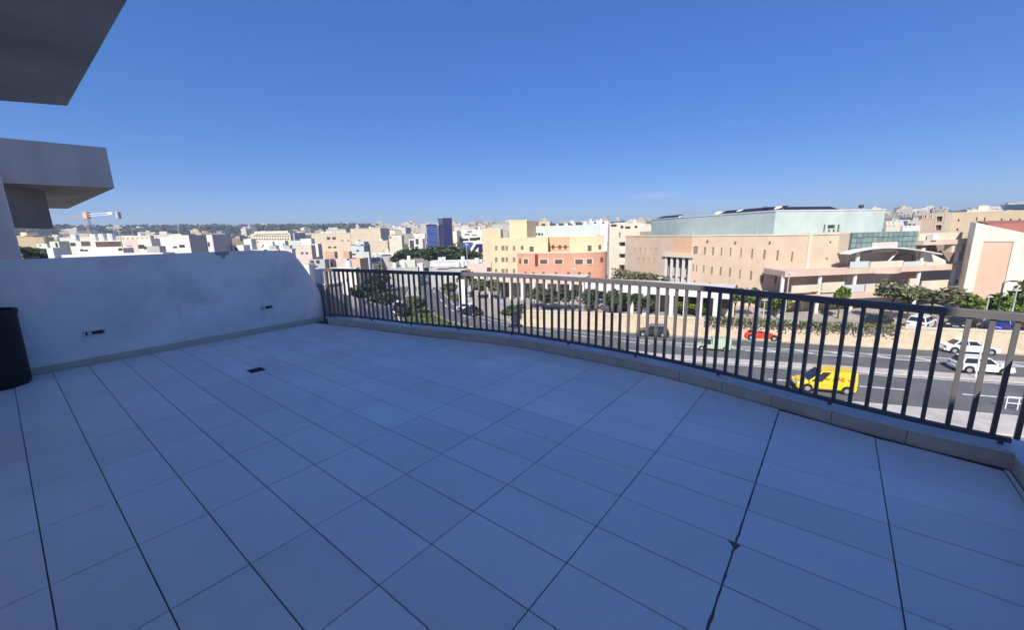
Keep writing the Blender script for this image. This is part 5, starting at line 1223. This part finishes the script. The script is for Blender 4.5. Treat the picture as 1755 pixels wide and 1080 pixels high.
# upper flats between the towers and the yellow tower
blk('apartment_block', 'cream flats with a grey penthouse, left of the yellow rooftop tower', 826, 858, 873, 391, 128, 'cream_y', side_col='cream', extra=[(843, 872, 384, 'greyp', 4, 6)])
blk('house', 'white stepped houses with dark balconies right of the blue towers', 790, 826, 828, 393, 190, 'whitep', [(797, 391.8, 5, 2), (805, 397, 8, 2), (813, 404, 9, 3), (799, 402, 12, 2)], wmt='dkglass')
blk('house', 'white terrace house with a dark yard below the stepped houses', 786, 826, 827, 404, 165, 'whitep', [(796, 411, 14, 4), (811, 410, 12, 5), (820, 409, 6, 5)], wmt='dkglass')
blk('house', 'white houses above the mint roof block, left', 945, 990, 993, 382.5, 180, 'whitep', [(952, 385, 4, 2), (965, 385, 5, 2), (980, 385, 4, 2)])
blk('house', 'white flats above the mint roof block, right', 1000, 1042, 1046, 378.5, 200, 'whitep', [(1008, 382, 5, 3), (1020, 382, 4, 3), (1034, 382, 4, 3)])
blk('house', 'pale flats with dark balconies left of the mint storey', 1045, 1098, 1101, 382, 150, 'cream', [(1052, 386.5, 10, 4), (1066, 389, 5, 5), (1076, 390, 9, 4), (1090, 389, 5, 4)], wmt='dkglass')
for i, (xl, xc, y, d) in enumerate(((1519, 1538, 379, 330), (1536, 1560, 376.5, 380), (1556, 1580, 377.5, 340), (1520, 1550, 384, 260), (1548, 1578, 386.5, 240))):
    blk('house', ('pale house seen in the gap between mint storey and orange block, left above', 'white house highest in the gap between mint storey and orange block', 'pale house beside the orange block, at its left edge', 'low cream house in the gap just right of the mint storey', 'low white house in the gap just left of the orange block')[i], xl, xc, xc+2, y, d, ('whitep', 'whitep', 'cream', 'cream', 'whitep')[i], [(xl+5, y+3, 2, 2), (xl+12, y+3, 2, 2)])

# distant houses on the slope: variants shared by the copies
def far_mesh(seed, mt):
    r_ = random.Random(seed); mb, wb = MB(), MB(); w_ = r_.uniform(9, 17); d_ = r_.uniform(8, 13); h = r_.uniform(7, 13)
    mb.box((0, 0, -4), w_, d_, h+4); hw2 = w_*r_.uniform(.25, .5); mb.box((r_.uniform(-.25, .25)*w_, 1, h), hw2, d_*.5, r_.uniform(2, 3.2))
    for s_ in (-1, 1): mb.box((s_*(w_/2-.15), 0, h), .3, d_, .9)
    mb.box((0, -d_/2+.15, h), w_-.7, .3, .9)
    nst = int(h/3)
    for k in range(nst):
        for j in range(r_.randint(2, 4)):
            if r_.random() < .85: wb.box((-w_/2+1.6+j*(w_-3)/3.2, -d_/2-.03, k*3.1+1.0), r_.uniform(1, 2.4), .12, r_.uniform(1.2, 2.0))
    return mb.mesh('far_house', M[mt]), wb.mesh('windows', M['fwin'])
VAR = [far_mesh(40+i, ('fcw', 'fcy', 'fcw', 'fcg', 'fcw', 'fcy')[i % 6]) for i in range(12)]
r_ = random.Random(77); nfar = 0; occupied = []
def far_zone(label, group, n, x0, x1, r0, r1):
    global nfar
    k = 0; tries = 0
    while k < n and tries < n*30:
        tries += 1
        X = r_.uniform(x0, x1); rr = r0*(r1/r0)**r_.random(); dd = ray(X, 400).xy.normalized()*rr
        if any((dd-q).length < 13 for q in occupied): continue
        if any((dd-p.xy).length < 16 for p in ROAD): continue
        occupied.append(dd); z = terrain(dd.x, dd.y)-.3
        a, b = VAR[r_.randrange(len(VAR))]
        o = bpy.data.objects.new('far_house', a); COL.objects.link(o); o.location = (dd.x, dd.y, z); o.rotation_euler.z = math.atan2(dd.y, dd.x)-math.pi/2 + r_.choice((-.5, .3, .1, .6, -.2))
        s_ = r_.uniform(.8, 1.25); o.scale = (s_, s_, s_*r_.uniform(.8, 1.15)); tag(o, label, 'house', group)
        wd = bpy.data.objects.new('windows', b); COL.objects.link(wd); wd.parent = o; wd['kind'] = 'stuff'; k += 1; nfar += 1
far_zone('small pale flat-roofed house in the dense town on the skyline near the blue tower', 'skyline houses around the blue tower', 110, 640, 875, 260, 1250)
far_zone('small pale flat-roofed house on the skyline behind the coral building', 'skyline houses behind the coral building', 60, 870, 1110, 240, 1250)
far_zone('small pale flat-roofed house in the wooded far slope at the left', 'scattered houses on the wooded left slope', 75, -20, 640, 230, 1250)
far_zone('small pale flat-roofed house far off between the mint storey and right edge', 'far houses at the right', 40, 1480, 1800, 420, 1250)
print('far houses', nfar)
# woods on the left ridge and bushes between the far houses: joined foliage that nobody could count
def wood(name, label, n, x0, x1, r0, r1, sz, mt):
    mb = MB(); k = random.Random(len(label))
    for _ in range(n):
        X = k.uniform(x0, x1); rr = r0*(r1/r0)**k.random(); dd = ray(X, 400).xy.normalized()*rr; z = terrain(dd.x, dd.y); s_ = sz*k.uniform(.6, 1.3)
        for _ in range(16):
            v_ = Vector((k.gauss(0, 1), k.gauss(0, 1), k.gauss(0, 1))).normalized()*s_*k.random()**.4; c = Vector((dd.x+v_.x, dd.y+v_.y, z+s_*.75+v_.z*.8)); a = Vector((k.gauss(0, 1), k.gauss(0, 1), k.gauss(0, 1))).normalized(); b = a.orthogonal().normalized(); q = s_*.38
            mb.face([c-a*q, c-b*q*.7, c+a*q, c+b*q*.7])
    return tag(mb.build(name, M[mt]), label, 'wood', kind='stuff')
wood('ridge_wood', 'dark wood covering the far ridge at the left', 1500, -60, 640, 820, 1450, 6.5, 'leaf_far')
wood('slope_trees', 'dark trees mixed among houses on the left slope', 420, -60, 700, 220, 800, 3.6, 'leaf_far')
wood('town_trees', 'dark trees scattered among the houses of the middle town', 260, 640, 1120, 210, 1100, 3.2, 'leaf_far')
wood('right_trees', 'trees scattered between the far houses at the right', 120, 1450, 1850, 260, 1200, 3.2, 'leaf_far')
tree('tree', 'dark round tree beside the white roofs at the far left edge', 'tree', *at_y(52, 436, 62).xy, -10.4, 11.6, 5.2, 'dk', None, .3)
tree('tree', 'dark tree behind the pink-white house and below the crane', 'tree', *at_y(168, 412, 100).xy, -10.4, 10.6, 4.5, 'dk', None, .3)
tree('tree', 'dark tree in the gap between the two brick orange houses', 'tree', *at_y(583, 440, 96).xy, -10.4, 5.2, 2.6, 'dk', None, .3)
for i, (xl, xc, y, d) in enumerate(((22, 40, 443, 60), (38, 70, 436, 75), (60, 78, 434, 90), (30, 60, 421, 160), (62, 80, 418, 140))):
    blk('house', ('low white house at the far left corner above the parapet', 'white low house under the dark round tree at far left', 'pale house between the dark tree and the narrow white block', 'small white house up the slope at far left', 'small white house on the slope above the narrow white block')[i], xl, xc, xc+2, y, d, ('offw', 'whitep', 'offw', 'whitep', 'whitep')[i], [(xl+7, y+3, 3, 2.5)])

# tower crane
cb = at_y(158, 412, 235); CR = empty('tower_crane', (cb.x, cb.y, -10), 'pale tower crane with its counterweight to the right above the rooftops', 'crane')
zt_ = at_y(158, 370, 235).z
def lattice(mb, p, q, w_, n):
    p, q = Vector(p), Vector(q); t = (q-p).normalized(); a = t.cross(Vector((.3, 1, .2))).normalized()*w_/2; b = t.cross(a).normalized()*w_/2
    cs = [a+b, a-b, -a-b, b-a]
    for c in cs: mb.tube([p+c, q+c], .13, 4)
    for i in range(n):
        u, v_ = p.lerp(q, i/n), p.lerp(q, (i+1)/n)
        for k in range(4): mb.tube([u+cs[k], v_+cs[(k+1) % 4]], .07, 3)
mb = MB(); lattice(mb, (cb.x, cb.y, -10), (cb.x, cb.y, zt_), 1.5, 22); mb.build('mast', M['crane'], CR)
jr = at_y(204, 368, 235); jl = at_y(112, 368.5, 262); mb = MB(); lattice(mb, (cb.x, cb.y, zt_+.4), (jr.x, jr.y, zt_+1.0), 1.1, 9); mb.build('counter_jib', M['whmetal'], CR)
mb = MB(); lattice(mb, (cb.x, cb.y, zt_+.4), (jl.x, jl.y, zt_+.6), .8, 12); mb.build('jib', M['crane'], CR)
mb = MB(); mb.box((cb.x, cb.y, zt_-1.4), 2.2, 2.2, 3.4); mb.build('slewing_unit', M['crane'], CR)
mb = MB(); mb.box((jr.x-.6, jr.y, zt_-1.8), 1.6, 2, 3.6); mb.build('counterweight', M['greyp'], CR)
mb = MB(); mb.box((jr.x-4.2, jr.y, zt_+.3), 2.6, 1.6, 1.5); mb.build('winch_house', M['whmetal'], CR)
for lb, X, yt, yb, d in (('thin lattice antenna mast on the left skyline right of the crane', 226, 357, 395, 420), ('thin dark antenna mast on the skyline behind the coral building', 1038, 362, 384, 260)):
    p = at_y(X, yb, d); z1 = at_y(X, yt, d).z; an = empty('antenna_mast', (p.x, p.y, terrain(p.x, p.y)), lb, 'antenna mast')
    mb = MB(); mb.tube([(p.x, p.y, terrain(p.x, p.y)), (p.x, p.y, z1)], [.35, .12], 5); mb.build('mast', M['pole'], an)
    mb = MB(); mb.tube([(p.x-1, p.y, z1-2), (p.x+1, p.y, z1-2)], .1, 4); mb.build('crossbar', M['pole'], an)

# ------------------------------------------------------------------ thin air haze over the town
mb = MB(); mb.prism([(-2050, -2050), (2050, -2050), (2050, 2050), (-2050, 2050)], -13, 62)
hv = bpy.data.materials.new('haze'); hv.use_nodes = True; hn = hv.node_tree.nodes; hn.remove(hn['Principled BSDF'])
pv = hn.new('ShaderNodeVolumePrincipled'); pv.inputs['Color'].default_value = (.75, .86, 1, 1); pv.inputs['Density'].default_value = .00048; pv.inputs['Anisotropy'].default_value = .2
hv.node_tree.links.new(pv.outputs[0], hn['Material Output'].inputs['Volume'])
mb.build('haze', hv, kind='stuff')
